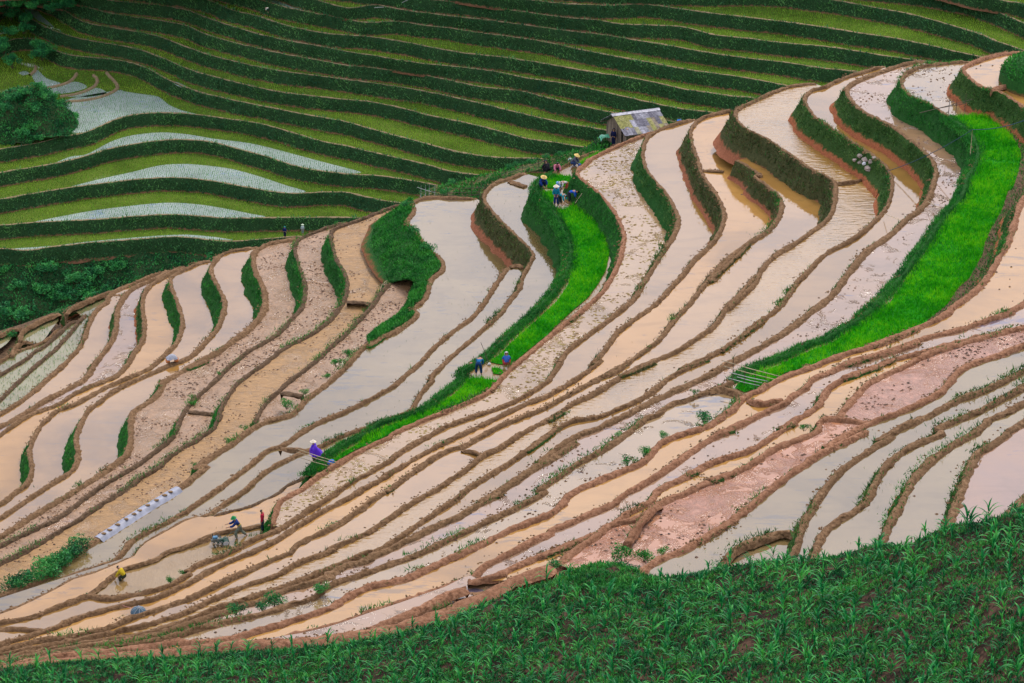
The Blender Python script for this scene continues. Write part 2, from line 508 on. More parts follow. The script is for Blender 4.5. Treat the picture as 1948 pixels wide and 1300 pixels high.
# ------------------------------------------------------------------ traced bank crests of the near spur, lowest first
# name: (level, level of the paddy below, trace, batter)
NEAR = {
    'L1': (-101.4, -102.4, "A -250,1370 0,1240 120,1160 250,1110 350,1080 440,1030 520,960 600,900 700,840 760,800", 0.7),
    'L2': (-100.8, -101.4, "B -300,330 0,155 100,95 240,10 | A 310,1150 400,1100 470,1040 560,960 640,890 720,850", 0.6),
    'L3': (-100.1, -100.8, "B -300,640 0,380 100,280 200,190 300,95 | A 440,1180 520,1110 600,1020 680,930 740,850 790,800", 0.6),
    'L4': (-99.3, -100.1, "B -300,660 0,510 150,420 300,310 420,200 550,90 | A 650,1190 720,1110 770,1020 810,900 850,810 920,725 975,695 985,660 1010,620 1070,580 1200,530 1370,458 1500,425 1600,395", 0.6),
    'L5': (-98.2, -99.3, "B -300,760 0,625 200,520 400,395 600,290 760,200 850,90 | A 840,1290 950,1150 1030,1030 1060,900 1070,770 1110,680 1180,590 1280,530 1400,485 1480,440 1600,400 1700,360", 0.6),
    'L6': (-97.0, -98.2, "B -300,880 0,700 100,630 250,530 400,470 540,420 650,340 850,250 1050,170 1130,100 1200,0 | A 1230,1150 1300,1050 1320,920 1305,760 1310,640 1370,540 1470,480 1560,425 1700,375", 0.6),
    'L7': (-95.8, -97.0, "R -300,520 0,375 120,280 230,200 280,110 285,0 | B 265,880 285,780 325,690 385,595 440,555 520,480 680,425 830,340 960,270 1150,190 1350,100 1480,0 | A 1520,1160 1610,1070 1660,950 1665,840 1620,690 1570,570 1560,490 1590,440 1700,390 1820,330 | C 80,600 180,560 250,548", 0.62),
    'L8': (-94.3, -95.8, "R -300,640 0,500 150,400 300,300 450,200 600,110 680,40 | B 710,900 700,820 690,740 720,640 780,520 830,450 900,415 960,360 1080,280 1200,220 1400,130 1560,60 1720,0 | A 1850,1090 | C 200,1290 290,1190 350,1060 368,930 320,820 260,700 243,630 270,570 340,500 450,460 600,438 680,420", 0.62),
    'L9': (-92.9, -94.3, "R -300,850 0,670 50,640 300,480 600,300 900,110 | B 1080,950 1150,890 1185,800 1195,700 1190,600 1220,490 1290,440 1400,370 1465,290 1490,220 1560,180 1700,100 1926,20 | D 0,350 150,260 300,190 420,100 520,30 | C 640,1130 720,1020 740,900 715,790 660,680 630,570 640,480 700,430 800,390 950,365 1060,335", 0.6),
    'L10': (-91.6, -92.9, "R -300,870 0,755 150,680 330,600 560,480 750,340 950,200 1150,80 | B 1290,955 1400,870 1530,770 1600,700 1640,580 1720,440 1800,340 | D 50,680 150,570 270,460 370,360 470,270 600,170 750,90 870,10 | C 980,1090 1070,990 1100,880 1105,760 1060,640 1020,500 1010,440 1050,360 1150,310 1300,255 1420,215 1500,195", 0.6),
    'L11': (-90.3, -91.6, "R -300,1060 0,915 60,890 200,820 380,720 560,610 700,530 900,390 1100,270 1300,130 1480,20 | B 1500,950 1700,800 | D 80,1020 150,960 250,900 310,800 340,690 400,590 500,460 650,350 800,240 900,160 1050,80 1200,0 | C 1350,1080 1440,960 1480,870 1490,760 1460,660 1400,560 1360,440 1340,340 1370,270 1480,220 1600,185 1750,120 1926,60 | E 100,730 200,695 330,650", 0.6),
    'L12': (-89.6, -90.3, "D 640,840 700,720 760,640 850,560 930,480 1050,390 1200,270 1310,170 1400,90 1500,0 | C 1700,990 1800,850 1895,745", 0.5),
    'L13': (-88.2, -90.3, "R -300,1330 0,1210 200,1140 380,1070 500,970 700,830 900,690 1000,625 1300,430 1640,225 1780,120 1900,10 | D 90,1270 190,1180 400,1050 560,930 660,860 820,800 980,760 1060,680 1120,610 1250,520 1360,430 1480,320 1580,200 1700,100 1850,30 | F 0,870 100,790 250,720 350,650 430,590 445,550 410,505 480,460 540,370 560,270 620,200 680,160 680,90 640,30 590,0 | E 500,1010 420,900 345,830 380,780 420,700 400,660 470,615 600,597 800,605 1000,605", 0.5),
    'L14': (-87.3, -88.2, "S -300,710 0,590 200,530 370,450 690,290 960,210 1050,170 | R 1140,800 1190,720 1300,650 1500,550 1700,440 | Q 0,700 100,620 250,520 400,410 550,300 680,190 780,110 860,95 960,40 | D 1070,920 1250,820 1450,740 1700,620 1926,490 | F 330,1130 480,1000 620,850 800,700 950,590 1060,460 1150,320 1220,210 1290,120", 0.5),
    'L15': (-86.2, -88.2, "S -300,790 0,660 150,610 300,540 500,440 680,340 860,290 1100,190 1230,130 | R 1280,780 1350,720 1500,640 1700,530 1820,490 | Q 100,740 200,725 330,635 450,560 580,470 700,350 850,250 960,200 1080,140 1250,85 | D 1350,1000 1500,930 1640,890 | P 80,420 190,370 380,290 430,220 490,120 600,0 | F 560,1150 650,1060 780,930 900,830 1050,700 1200,560 1300,430 1380,330 1420,210 1490,80 1505,0 | E 1400,990 1250,850 1130,720 1065,630 1065,570 1130,490 1200,450 1290,428 1370,395 1450,370", 0.55),
    'L16': (-85.4, -86.2, "Q 200,742 290,720 450,680 620,640 690,600 850,530 950,450 1080,390 1130,340", 0.5),
    'L17': (-84.2, -86.2, "Q 1130,345 1180,290 | D 1330,1120 1500,1010 1700,920 | P 60,420 180,378 380,330 560,245 700,125 870,0 | F 860,1090 970,1020 1090,945 1290,755 1480,590 1660,400 1780,240 1850,80 | E 1840,1010 1770,860 1690,720 1590,610 1540,540 1560,470 1620,420 1700,380 | px 1062,322 1085,308 1110,296 1140,284", 0.6),
    'L18': (-82.6, -84.2, "Q 810,800 830,700 870,600 950,540 1080,470 1200,380 1350,280 1500,190 1700,80 1900,0 | P 200,510 400,420 600,340 800,260 1000,170 1100,120 1180,40 | F 1110,1280 1220,1150 1340,1030 1450,940 1600,810 1750,690 1926,560 | J 150,780 250,690 400,560 480,470 560,340 620,200 650,50 | G 660,1150 620,1020 560,910 480,810 400,730 310,660 230,590 240,540 320,480 350,440 450,390 600,320 750,260 850,218 950,180", 0.6),
    'L19': (-81.2, -82.6, "S -300,830 0,740 300,680 500,600 680,540 800,485 900,505 1000,518 1200,480 1400,440 1600,370 1750,270 | Q 0,1250 100,1180 250,1120 400,1060 550,980 720,900 850,850 1000,760 1150,660 1350,540 1500,430 1700,320 1926,190 | P 200,730 400,600 550,520 700,440 850,380 1050,310 1250,240 1420,160 1550,80 1660,0 | O 270,110 320,30 | J 60,1160 120,1060 200,990 350,880 500,770 650,650 750,560 830,430 900,320 980,190 1060,70 | G 1080,1200 1140,1080 1152,980 1110,870 1030,740 950,650 880,560 840,470 830,380 850,290 880,230 980,170 1100,130 1230,92 1320,70", 0.6),
    'L20': (-79.7, -81.2, "S -300,1010 0,930 200,870 400,810 550,760 750,680 950,620 1150,570 1400,520 1600,430 1750,360 | Q 100,1300 200,1240 400,1140 600,1060 830,950 950,870 1150,750 1300,660 1500,560 1700,440 1850,360 1926,300 | P 130,900 200,860 300,800 430,720 600,630 800,530 1000,440 1200,340 1400,240 1600,170 1750,90 | O 400,230 520,150 620,80 700,0 | J 350,1180 450,1070 520,980 590,880 700,790 850,680 960,600 1080,470 1200,340 1300,210 1400,120 1470,50 | G 1480,1200 1550,1080 1578,970 1560,880 1500,760 1420,650 1370,570 1340,470 1290,330 1268,200 1300,130 1350,80 1450,40 1650,-5 | H 100,590 180,565", 0.6),
    'L21': (-78.4, -79.7, "S -300,1060 0,985 350,900 600,870 800,830 1000,780 1150,710 1300,660 1500,590 1685,520 | T 0,530 250,420 450,320 600,250 800,160 1000,80 | Q 1000,1000 1200,900 1400,800 1600,670 1750,560 1926,450 | P 150,1050 300,930 450,820 600,720 750,640 840,620 900,600 1000,540 1200,430 1400,350 1600,270 1800,160 | O 600,220 800,120 950,40 | J 430,1290 600,1220 720,1130 900,1000 1000,920 1060,830 1150,720 1250,620 1350,490 1450,370 1560,240 1680,140 1800,70 | K 0,1040 100,910 200,810 300,720 420,640 520,580 600,490 650,400 655,300 620,240 500,140 400,60 | H 480,1180 350,1090 240,1020", 0.55),
    'L22': (-76.8, -79.0, "S -300,1120 0,1030 500,930 800,880 1000,830 1250,780 1450,720 1685,645 | T 200,550 400,460 600,380 850,300 1000,210 1200,130 1400,60 | Q 1300,1040 1550,930 1700,860 1926,710 | P 400,1130 650,990 750,920 900,820 1050,700 1200,630 1400,500 1600,390 1800,290 | O 200,580 400,430 600,340 750,250 850,180 1000,100 1200,30 | J 610,1290 750,1210 950,1120 1150,1040 1300,940 1450,840 1540,740 1600,640 1700,550 1800,440 1880,350 | K 160,1290 300,1160 420,1040 470,930 600,790 800,670 950,560 1080,460 1130,360 1148,250 1150,150 1120,100 | H 950,1120 800,1020 650,920 500,820 330,740 250,660 235,590 290,540 420,480 550,420 700,360 850,335 980,320", 0.6),
    'L23': (-75.2, -76.8, "S -300,1150 0,1065 600,950 1000,890 1300,830 1685,720 | T 100,690 250,620 450,550 700,470 900,400 1100,330 1300,250 1500,170 1700,80 | U 0,590 100,550 250,460 400,350 600,220 800,90 | P 900,1010 1100,880 1300,760 1450,650 1600,540 1750,440 | O 0,870 150,740 300,640 420,575 500,560 650,540 850,460 1050,370 1200,270 1320,170 1500,80 1700,0 | J 1150,1220 1300,1150 1500,1060 1650,970 1800,870 1926,770 | N 100,520 200,440 300,370 400,280 500,210 600,140 | K 700,1180 800,1040 900,940 1000,830 1100,750 1250,680 1400,580 1500,490 1600,380 1650,280 1672,150 1660,60 | H 1670,1180 1600,1070 1500,990 1350,890 1200,790 1050,690 950,620 880,510 870,460 930,390 1050,362 1150,310 1300,250 1480,200 1600,160", 0.62),
    'L24': (-73.6, -75.2, "S -300,1180 0,1090 600,985 1000,920 1300,870 1685,765 | T 200,690 450,605 570,560 700,540 900,440 1100,390 1300,320 1450,220 1700,160 | U 0,620 200,540 400,440 600,340 850,230 1050,110 1250,20 | P 1000,1140 1200,1020 1400,890 1500,820 1700,710 1926,560 | O 100,980 250,850 400,750 550,670 650,650 700,620 800,570 950,500 1100,420 1200,370 1400,280 1600,190 1750,120 | N 0,720 150,640 300,560 450,480 600,390 750,290 930,150 1120,0 | K 1150,1120 1250,980 1350,850 1450,740 1580,650 1700,560 1800,460 | L 940,300 1040,190 1080,80 1100,0 | I 1115,1180 1100,1060 1000,940 870,840 720,720 600,660 450,580 350,490 300,400 310,360 400,300 550,240 620,215 750,170 900,135 1020,115", 0.62),
    'L25': (-72.0, -73.6, "S -300,1205 0,1115 600,1015 1000,960 1400,905 1685,830 | T 300,740 500,700 700,650 850,610 950,570 1050,550 1200,500 1280,430 1380,370 1500,330 1685,270 | U 0,750 250,660 500,570 700,470 900,380 1100,280 1300,190 1500,90 1650,0 | O 100,1220 300,1080 500,950 700,840 850,740 1000,630 1100,550 1200,520 1280,450 1380,400 1450,390 1650,310 | N 100,850 200,800 330,690 420,645 550,605 700,550 900,450 1050,410 1200,320 1400,210 1550,80 | L 430,1270 650,1060 850,840 950,680 1050,560 1130,430 1230,300 1330,200 1385,80 | I 1400,1200 1475,1090 1505,960 1465,830 1400,750 1300,680 1150,570 1050,510 870,430 810,340 810,280 870,220 1000,165 1150,145 1300,130 1450,120", 0.62),
    'L26': (-70.3, -72.0, "S -300,1230 0,1140 500,1050 1000,985 1400,945 1685,900 | T 100,930 400,880 700,800 900,740 1150,660 1350,590 1500,490 1700,400 | U 0,880 300,820 500,740 700,650 900,560 1100,460 1300,360 1500,290 1680,210 1800,100 | V 350,320 450,250 600,180 800,100 1000,20 | O 1050,960 1120,900 1200,810 1300,740 1450,690 1650,620 1800,530 1926,440 | N 250,980 330,925 450,870 550,810 650,760 800,700 950,650 1100,590 1300,520 1500,460 1700,390 1926,300 | M 500,330 700,260 900,170 1100,90 1250,0 | L 1250,1180 1400,1080 1500,990 1600,880 1680,740 1780,570 1840,380 1890,220 | px 1950,372 1985,335 1998,295 1985,245 | I 1926,545 1800,460 1700,400 1600,385 1480,320 1395,245 1368,190 1430,148 1550,102 1700,57 1850,40 1926,42 | px 1990,104", 0.62),
    'L27': (-69.4, -70.3, "T 820,872 1050,830 1300,780 1500,720 1685,660 | U 0,1130 300,1030 500,960 700,890 900,815 980,800 1030,720 1150,650 1300,580 1500,470 1700,380 | V 200,620 400,540 600,450 800,370 900,280 1050,200 1200,110 1360,0 | O 1500,860 1700,730 1926,640 | N 30,1290 150,1240 300,1170 400,1120 550,1050 700,980 750,920 850,870 900,820 950,760 1100,700 1200,650 1300,620 1500,560 1700,510 1926,430 | M 270,500 400,450 600,390 800,330 1000,250 1200,200 1400,150 1600,80 1840,0 | L 1750,1230 1926,1130 | px 1985,545 2030,510", 0.55),
    'L28': (-68.6, -69.4, "U 912,812 970,832 1200,780 1300,720 1500,640 1700,560 1926,480 | V 100,870 250,800 450,720 600,670 720,590 870,510 880,480 1000,420 1150,345 1200,250 1444,130 1600,60 | W 0,510 130,440 200,400 400,330 600,270 750,180 900,80 1050,0 | N 620,1240 750,1160 900,1070 990,1010 1030,940 1080,860 1200,780 1400,700 1500,650 1700,590 | M 250,640 400,560 550,510 700,450 900,400 1200,320 1400,270 1550,228 1750,190 1926,150 | px 1985,610 2030,600", 0.5),
    'L29': (-68.2, -68.6, "M 225,965 300,870 400,760 500,660 700,560 900,470 1100,370 1300,310 1500,250 1700,200 1926,150 | px 1985,612 2030,602", 0.5),
    'L30': (-67.8, -68.6, "V 300,920 350,870 500,760 650,665 750,570 900,530 1040,500 1150,410 1300,330 1500,250 1700,160 1926,90 | W 200,560 400,490 550,430 620,390 750,300 900,220 1100,140 1220,90 1245,20 | M 30,1060 70,1000 150,980 300,1000 480,1015 540,1005", 0.5),
    'L31': (-67.0, -68.0, "V 880,760 950,650 1020,560 1080,480 1150,410 | px 1244,960", 0.5),
    'L32': (-66.4, -67.4, "V 1040,1080 1050,1000 1100,950 1250,860 1444,790 1600,700 1800,590 1926,500 | W 100,1120 250,1030 400,930 500,860 650,740 800,620 950,500 1150,360 1294,270 1500,180 1700,80 | M 100,1270 250,1160 450,1050 600,990 850,900 1000,830 1150,750 1250,640 1330,550 1450,480 1700,400 1926,310 | px 1990,635 2030,620", 0.5),
    'L33': (-65.4, -66.4, "X -290,1210 -200,1150 | W 1060,1070 1060,1010 1090,960 1110,890 1180,800 1250,680 1350,550 1450,440 1600,330 1750,230 1926,120 | M 550,1210 700,1120 900,1020 1100,930 1300,820 1500,750 1700,660 1926,540 | px 1990,680 2030,660", 0.5),
    'L34': (-64.4, -65.4, "X -40,1250 0,1130 60,970 120,890 250,790 400,700 500,600 550,480 620,370 700,270 850,150 1000,80 1200,0 | M 1100,1090 1300,1000 1500,920 1750,790 1926,690 | px 1990,705 2030,690", 0.5),
    'L35': (-63.4, -64.4, "X 560,1120 640,960 690,850 750,740 820,600 870,490 930,400 1030,300 1150,200 1300,100 1480,0 | M 1600,1000 1750,930 1926,840 | px 1990,740 2030,720", 0.5),
    'L36': (-62.5, -63.4, "X 1180,1020 1230,870 1280,720 1320,600 1380,440 1440,290 1520,180 1650,100 1800,0 | M 1750,1120 1926,1010 | px 1990,765 2030,745", 0.5),
    'L37': (-61.7, -62.5, "X 1700,900 1780,780 1850,680 1926,610 | px 1990,905 2030,870", 0.5),
}
# the crossing "L31" stub is the short fork of the paddy dyke in the middle of the slope
NEAR['L31'] = (-67.5, -68.6, "V 930,720 1000,600 1080,500 1150,410 1230,360", 0.4)

EXTRA = {  # short cross dykes and small plots: level, level below, trace
    'X1': (-99.3, -99.6, "A 1015,625 1060,617 1120,630"),
    'X2': (-100.1, -101.3, "A 600,800 640,755 800,682 980,607 1050,577"),
    'X3': (-100.9, -101.8, "A 175,1040 190,975 260,920 400,845 550,787"),
    'X4': (-101.6, -102.4, "A -200,1060 0,990 90,942 190,932"),
    'X5': (-101.2, -101.8, "A 90,1180 160,1085 220,1050 310,1062"),
    'X6': (-91.5, -91.9, "D 30,718 120,728 290,742"),
    'X7': (-89.9, -90.3, "C 1480,918 1600,925 1730,942"),
    'X8': (-88.3, -88.7, "D 880,545 960,555 1090,580"),
    'X9': (-87.2, -87.6, "F 1290,118 1340,105 1400,110 1420,130"),
    'X10': (-86.2, -86.5, "Q 870,95 1000,110 1150,128 1240,90"),
    'X11': (-86.1, -86.4, "E 1290,435 1370,465 1455,490"),
    'X12': (-79.6, -79.9, "G 1370,530 1460,535 1580,545"),
    'X13': (-76.7, -77.0, "K 1130,118 1200,125 1290,120 1400,85"),
    'X14': (-78.3, -78.7, "P 850,632 920,645 1000,668 1075,690"),
    'X15': (-70.2, -70.7, "N 350,940 430,980 520,990 580,960 690,945"),
    'X16': (-71.9, -72.4, "N -20,880 80,850 170,870 260,890 320,925"),
    'X17': (-81.2, -81.5, "S -100,790 0,790 200,792 330,805 450,790"),
    'X18': (-84.0, -85.0, "S 800,482 | R 900,1130 960,1080 1100,970 1200,940 1400,880 1530,800 1680,760 1926,670 | Q 100,960 250,890 400,850 560,830 690,795 790,790"),
    'X19': (-68.4, -68.7, "U 0,1275 250,1190 500,1080 650,1000 800,925 920,895"),
    'X20': (-67.5, -68.4, "S -300,1240 0,1160 500,1095 900,1055 1200,1025 1500,995 1685,975 | T 300,950 600,920 1000,910 1300,880 1600,840 | U 0,1300 250,1250 500,1180 700,1120 900,1030 1100,945 1300,835 1500,765 1700,690"),
    'X21': (-66.0, -66.4, "W 380,1330 385,1270 450,1185 600,1110 800,1040 950,1008 1050,1055 1180,1105"),
    'X22': (-70.1, -70.6, "I 1610,375 1680,360 1750,345 1926,322"),
}

LINES = {}


def plan_line(trace, z, step=0.28):
    q = smooth(tr(trace), 6)
    p = at_z(q, z + 0.15)
    p = extend(p, 16 if q[0, 0] < -40 else 0, 16 if q[-1, 0] > 1960 else 0)
    p = resample(p, step)
    xy = gsmooth(p, 1)
    return xy


for k, (z, zl, t, b) in NEAR.items():
    LINES[k] = plan_line(t, z)
for k, (z, zl, t) in EXTRA.items():
    LINES[k] = plan_line(t, z)


def normals(p):
    d = np.gradient(p[:, :2], axis=0)
    d = gsmooth(d, 2)
    d /= np.linalg.norm(d, axis=1)[:, None] + 1e-9
    return np.stack([d[:, 1], -d[:, 0]], 1)      # right-hand side: uphill / camera side


RISERS = []      # sampled bank faces for the grass scatter: (points grid, t grid, key)


def bank_mesh(key, p, z, zl, batter, wide=1.0, hgt=0.72, both=False):
    """earth dyke with its bank face; rows along the line, columns across (downhill -> uphill)."""
    n = normals(p)
    m = len(p)
    dz = z - zl
    w = wide * (1 + 0.16 * wob(np.c_[p[:, :2], np.full(m, z)], 2.6) + 0.10 * rng.normal(size=m))
    h = hgt * (1 + 0.22 * wob(np.c_[p[:, :2] + 40, np.full(m, z)], 1.9) + 0.10 * rng.normal(size=m))
    bt = batter * dz * (1 + 0.18 * wob(np.c_[p[:, :2] + 90, np.full(m, z)], 4.0))
    h = h * np.clip(np.minimum(np.arange(m), np.arange(m)[::-1]) / 3.0, 0.25, 1)
    prof = []        # (offset, height above z, t)
    for tt in (0.0, 0.2, 0.4, 0.6, 0.8):
        o = -(0.20 * w + bt * (1 - tt) ** 1.15)
        hh = (zl - z - 0.18) * (1 - tt) + (0.02) * tt
        o = o + (0.13 * wob(np.c_[p[:, :2] + 7 * tt, np.full(m, z + 3 * tt)], 1.3, 2) if 0 < tt else 0)
        prof.append((o, np.full(m, 1.0) * hh, tt))
    prof.append((-0.20 * w, 0.17 * h, 1.0))
    prof.append((-0.09 * w, 0.255 * h, 1.2))
    prof.append((0.06 * w, 0.26 * h, 1.2))
    prof.append((0.19 * w, 0.17 * h, 1.2))
    prof.append((0.29 * w, 0.02 * h, 1.2))
    prof.append((0.38 * w, -0.15 * h, 1.2))
    if both:
        prof = [(-0.40 * w, -0.15 * h - min(dz, .4), 1.2), (-0.29 * w, 0.02 * h, 1.2)] + prof[5:]
    k = len(prof)
    V = np.zeros((m, k, 3))
    T = np.zeros((m, k))
    for j, (o, hh, tt) in enumerate(prof):
        V[:, j, :2] = p[:, :2] + n * np.asarray(o)[:, None]
        V[:, j, 2] = z + CAMZ + hh
        T[:, j] = tt
    jit = rng.normal(0, 0.030, V.shape) * np.array([1, 1, 0.7])
    jit[:, 0] = 0
    V += jit
    if not both:
        RISERS.append((key, V[:, :6].copy(), z, zl))
    # close both ends
    e0 = np.repeat(V[:1].mean(1, keepdims=True), k, 1)
    e1 = np.repeat(V[-1:].mean(1, keepdims=True), k, 1)
    e0[..., 2] = e1[..., 2] = zl + CAMZ - 0.25
    V = np.concatenate([e0, V, e1], 0)
    T = np.concatenate([T[:1], T, T[-1:]], 0)
    return V.reshape(-1, 3), strip_faces(m + 2, k), T.ravel(), k


M_EARTH = earth_mat('bank_earth', (0.092, 0.050, 0.023), (0.20, 0.112, 0.053), (0.30, 0.182, 0.098))
M_EARTH2 = earth_mat('bank_earth_red', (0.14, 0.063, 0.032), (0.29, 0.138, 0.072), (0.40, 0.21, 0.125))
M_EARTH3 = earth_mat('bank_earth_dark', (0.055, 0.033, 0.018), (0.12, 0.072, 0.040), (0.20, 0.125, 0.07))
M_RISER = riser_mat('bank_face', (0.50, 0.165, 0.07), (0.018, 0.055, 0.012), (0.06, 0.12, 0.024), 0.30, 0.25)
M_RISER_DRY = riser_mat('bank_face_dry', (0.46, 0.17, 0.085), (0.040, 0.050, 0.018), (0.10, 0.10, 0.035), 0.30, 0.25)
M_RISER_GREEN = riser_mat('bank_face_green', (0.30, 0.11, 0.05), (0.010, 0.06, 0.012), (0.03, 0.13, 0.02), 0.05, 0.14)

red = {'L26', 'L27', 'L28', 'L29', 'L30', 'L31', 'L32', 'X15', 'X19', 'X20', 'X22', 'L18'}
dark = {'L10', 'L11', 'L12', 'X6', 'X7', 'X8', 'L2', 'L3', 'L16'}
greenface = {'L25', 'L7', 'L8', 'L9', 'L10', 'L11', 'L17', 'L18', 'L19', 'L13', 'L16'}
WIDE = {k: 0.70 for k in NEAR}
WIDE.update({'L24': 0.88, 'L23': 0.66, 'L26': 0.85, 'L27': 0.78, 'L28': 0.74, 'L29': 0.8, 'L30': 0.74, 'L31': 0.66, 'L32': 0.78, 'L33': 0.74, 'L34': 0.78, 'L35': 0.85, 'L36': 0.92, 'L37': 1.0,
             'L4': 0.85, 'L5': 0.95, 'L6': 0.85, 'L7': 0.8, 'L8': 0.85, 'L9': 1.05, 'L17': 0.6, 'L25': 0.7, 'X18': 0.5, 'X13': 0.42, 'X12': 0.5, 'X14': 0.55, 'X20': 1.2, 'X19': 1.0, 'L13': 0.85})
for k, (z, zl, t, b) in NEAR.items():
    v, f, T, kk = bank_mesh(k, LINES[k], z, zl, b, WIDE.get(k, 1.0))
    m = len(LINES[k]) + 2
    me = M_EARTH2 if k in red else M_EARTH3 if k in dark else M_EARTH
    mi = np.tile((np.arange(kk - 1) >= 5).astype(int), m - 1)
    if k in ('L17', 'L25'):      # grassed over beside the seed beds
        qx = to_px(np.vstack([LINES[k][:1], LINES[k], LINES[k][-1:]]))
        on = (qx[:-1, 0] > (1388 if k == 'L25' else 0)) & (qx[:-1, 1] > (222 if k == 'L25' else 332))
        mi = mi.reshape(m - 1, kk - 1)
        mi[on] = 0
        mi = mi.ravel()
    struct('earth_bank_terrain', mk_mesh('earth_bank', v, f, [M_RISER_GREEN if k in greenface else M_RISER_DRY if k in ('L20', 'L21', 'L22', 'L15') else M_RISER, me], True, mi, {'t': T}))
for k, (z, zl, t) in EXTRA.items():
    both = k in ('X9', 'X1', 'X6', 'X7', 'X8', 'X10', 'X11', 'X13', 'X14', 'X17', 'X19', 'X18')
    v, f, T, kk = bank_mesh(k, LINES[k], z, zl, 0.5, WIDE.get(k, 0.75), hgt=0.4 if k in ('X18', 'X1', 'X6', 'X7', 'X8', 'X9', 'X11', 'X12', 'X14') else 0.7, both=both)
    m = len(LINES[k]) + 2
    me = M_EARTH2 if k in red else M_EARTH3 if k in dark else M_EARTH
    mi = np.ones((m - 1) * (kk - 1), int) if both else np.tile((np.arange(kk - 1) >= 5).astype(int), m - 1)
    struct('earth_bank_terrain', mk_mesh('earth_bank', v, f, [M_RISER, me], True, mi, {'t': T}))

# ------------------------------------------------------------------ paddies between the dykes
PEACH, PEACH2 = (0.40, 0.205, 0.052), (0.44, 0.235, 0.068)
RF = 2.2
W_PEACH = water_mat('water_peach', PEACH, PEACH2, specks=0.5, refl=1.95)
W_CLEAR = water_mat('water_clear', (0.32, 0.168, 0.045), (0.36, 0.195, 0.055), specks=0.25, refl=2.45)
W_GREY = water_mat('water_grey', (0.19, 0.128, 0.050), (0.225, 0.155, 0.06), specks=0.45, refl=RF)
W_RIPPLE = water_mat('water_rippled', (0.30, 0.165, 0.042), (0.33, 0.185, 0.05), specks=0.1, ripple=0.26, ripple_scale=2.2, aniso=(0.6, 1.6, 1), refl=2.45)
W_MUDDY = water_mat('water_stirred', (0.26, 0.16, 0.06), (0.29, 0.185, 0.075), specks=0.3, ripple=0.25, ripple_scale=1.3, aniso=(1.2, 0.6, 1), refl=1.8)
W_PINK = water_mat('water_pink', (0.43, 0.19, 0.095), (0.41, 0.195, 0.105), specks=0.35, mudfrac=0.45, mudcol=(0.41, 0.18, 0.11), refl=1.8)
W_PINKMUD = water_mat('mud_pink', (0.43, 0.205, 0.115), (0.41, 0.21, 0.13), specks=0.2, mudfrac=0.8, mudcol=(0.41, 0.195, 0.13), refl=1.8)
W_LILAC = water_mat('water_lilac', (0.29, 0.175, 0.105), (0.33, 0.19, 0.095), specks=0.7, mudfrac=0.10, mudcol=(0.24, 0.14, 0.09), refl=RF)
W_MUD = water_mat('mud_brown', (0.36, 0.20, 0.09), (0.34, 0.19, 0.10), specks=0.3, mudfrac=0.82, mudcol=(0.33, 0.17, 0.07), refl=1.9)
W_TAN = water_mat('mud_tan', (0.36, 0.22, 0.11), (0.34, 0.20, 0.10), specks=0.1, mudfrac=0.95, mudcol=(0.40, 0.215, 0.07), refl=1.6, furrow=1)
W_WHITE = water_mat('water_white', (0.28, 0.15, 0.04), (0.31, 0.17, 0.048), specks=0.25, refl=2.35)
W_WHITEMUD = water_mat('water_white_mud', (0.29, 0.185, 0.08), (0.31, 0.20, 0.092), specks=0.9, refl=2.4, mudfrac=0.05, mudcol=(0.14, 0.09, 0.07))
W_ROSE = water_mat('water_rose', (0.24, 0.135, 0.088), (0.27, 0.145, 0.08), specks=0.9, refl=RF)
W_YOUNG = water_mat('water_young_rice', (0.22, 0.185, 0.085), (0.25, 0.22, 0.10), specks=0.2, refl=1.9)
W_STRAW = water_mat('water_straw', (0.36, 0.225, 0.115), (0.38, 0.245, 0.13), specks=0.15, refl=1.9, mudfrac=0.12, mudcol=(0.38, 0.25, 0.14))


def nearest(line, p):
    return int(np.argmin(((line[:, :2] - p[:2]) ** 2).sum(1)))


def paddy(lo, up, mat, level=None, name='paddy_water', ext=0.0, cut=True):
    """water sheet between dyke lo (its own level) and the next dyke up."""
    a = LINES[lo] if isinstance(lo, str) else lo
    b = LINES[up] if isinstance(up, str) else up
    z = NEAR[lo][0] if level is None else level
    if cut:
        i0 = nearest(b, a[0]) if visible(a[:1], 0)[0] else 0
        i1 = nearest(b, a[-1])
        if i1 > i0 + 2:
            b = b[i0:i1 + 1]
    # carry the uphill edge a little under the next bank
    nb = normals(b) if len(b) > 4 else np.zeros((len(b), 2))
    bb = b[:, :2] + nb * 0.15
    poly = np.vstack([a[:, :2], bb[::-1]])
    v, f = fill(poly)
    V = np.c_[v, np.full(len(v), z + CAMZ)]
    struct(name, mk_mesh(name, V, f, mat))
    return poly


def plot(trace, z, mat, name='paddy_water', sm=4):
    q = smooth(tr(trace), sm) if sm else tr(trace)
    p = at_z(q, z)
    v, f = fill(p[:, :2])
    V = np.c_[v, np.full(len(v), z + CAMZ)]
    struct(name, mk_mesh(name, V, f, mat))
    return p[:, :2]


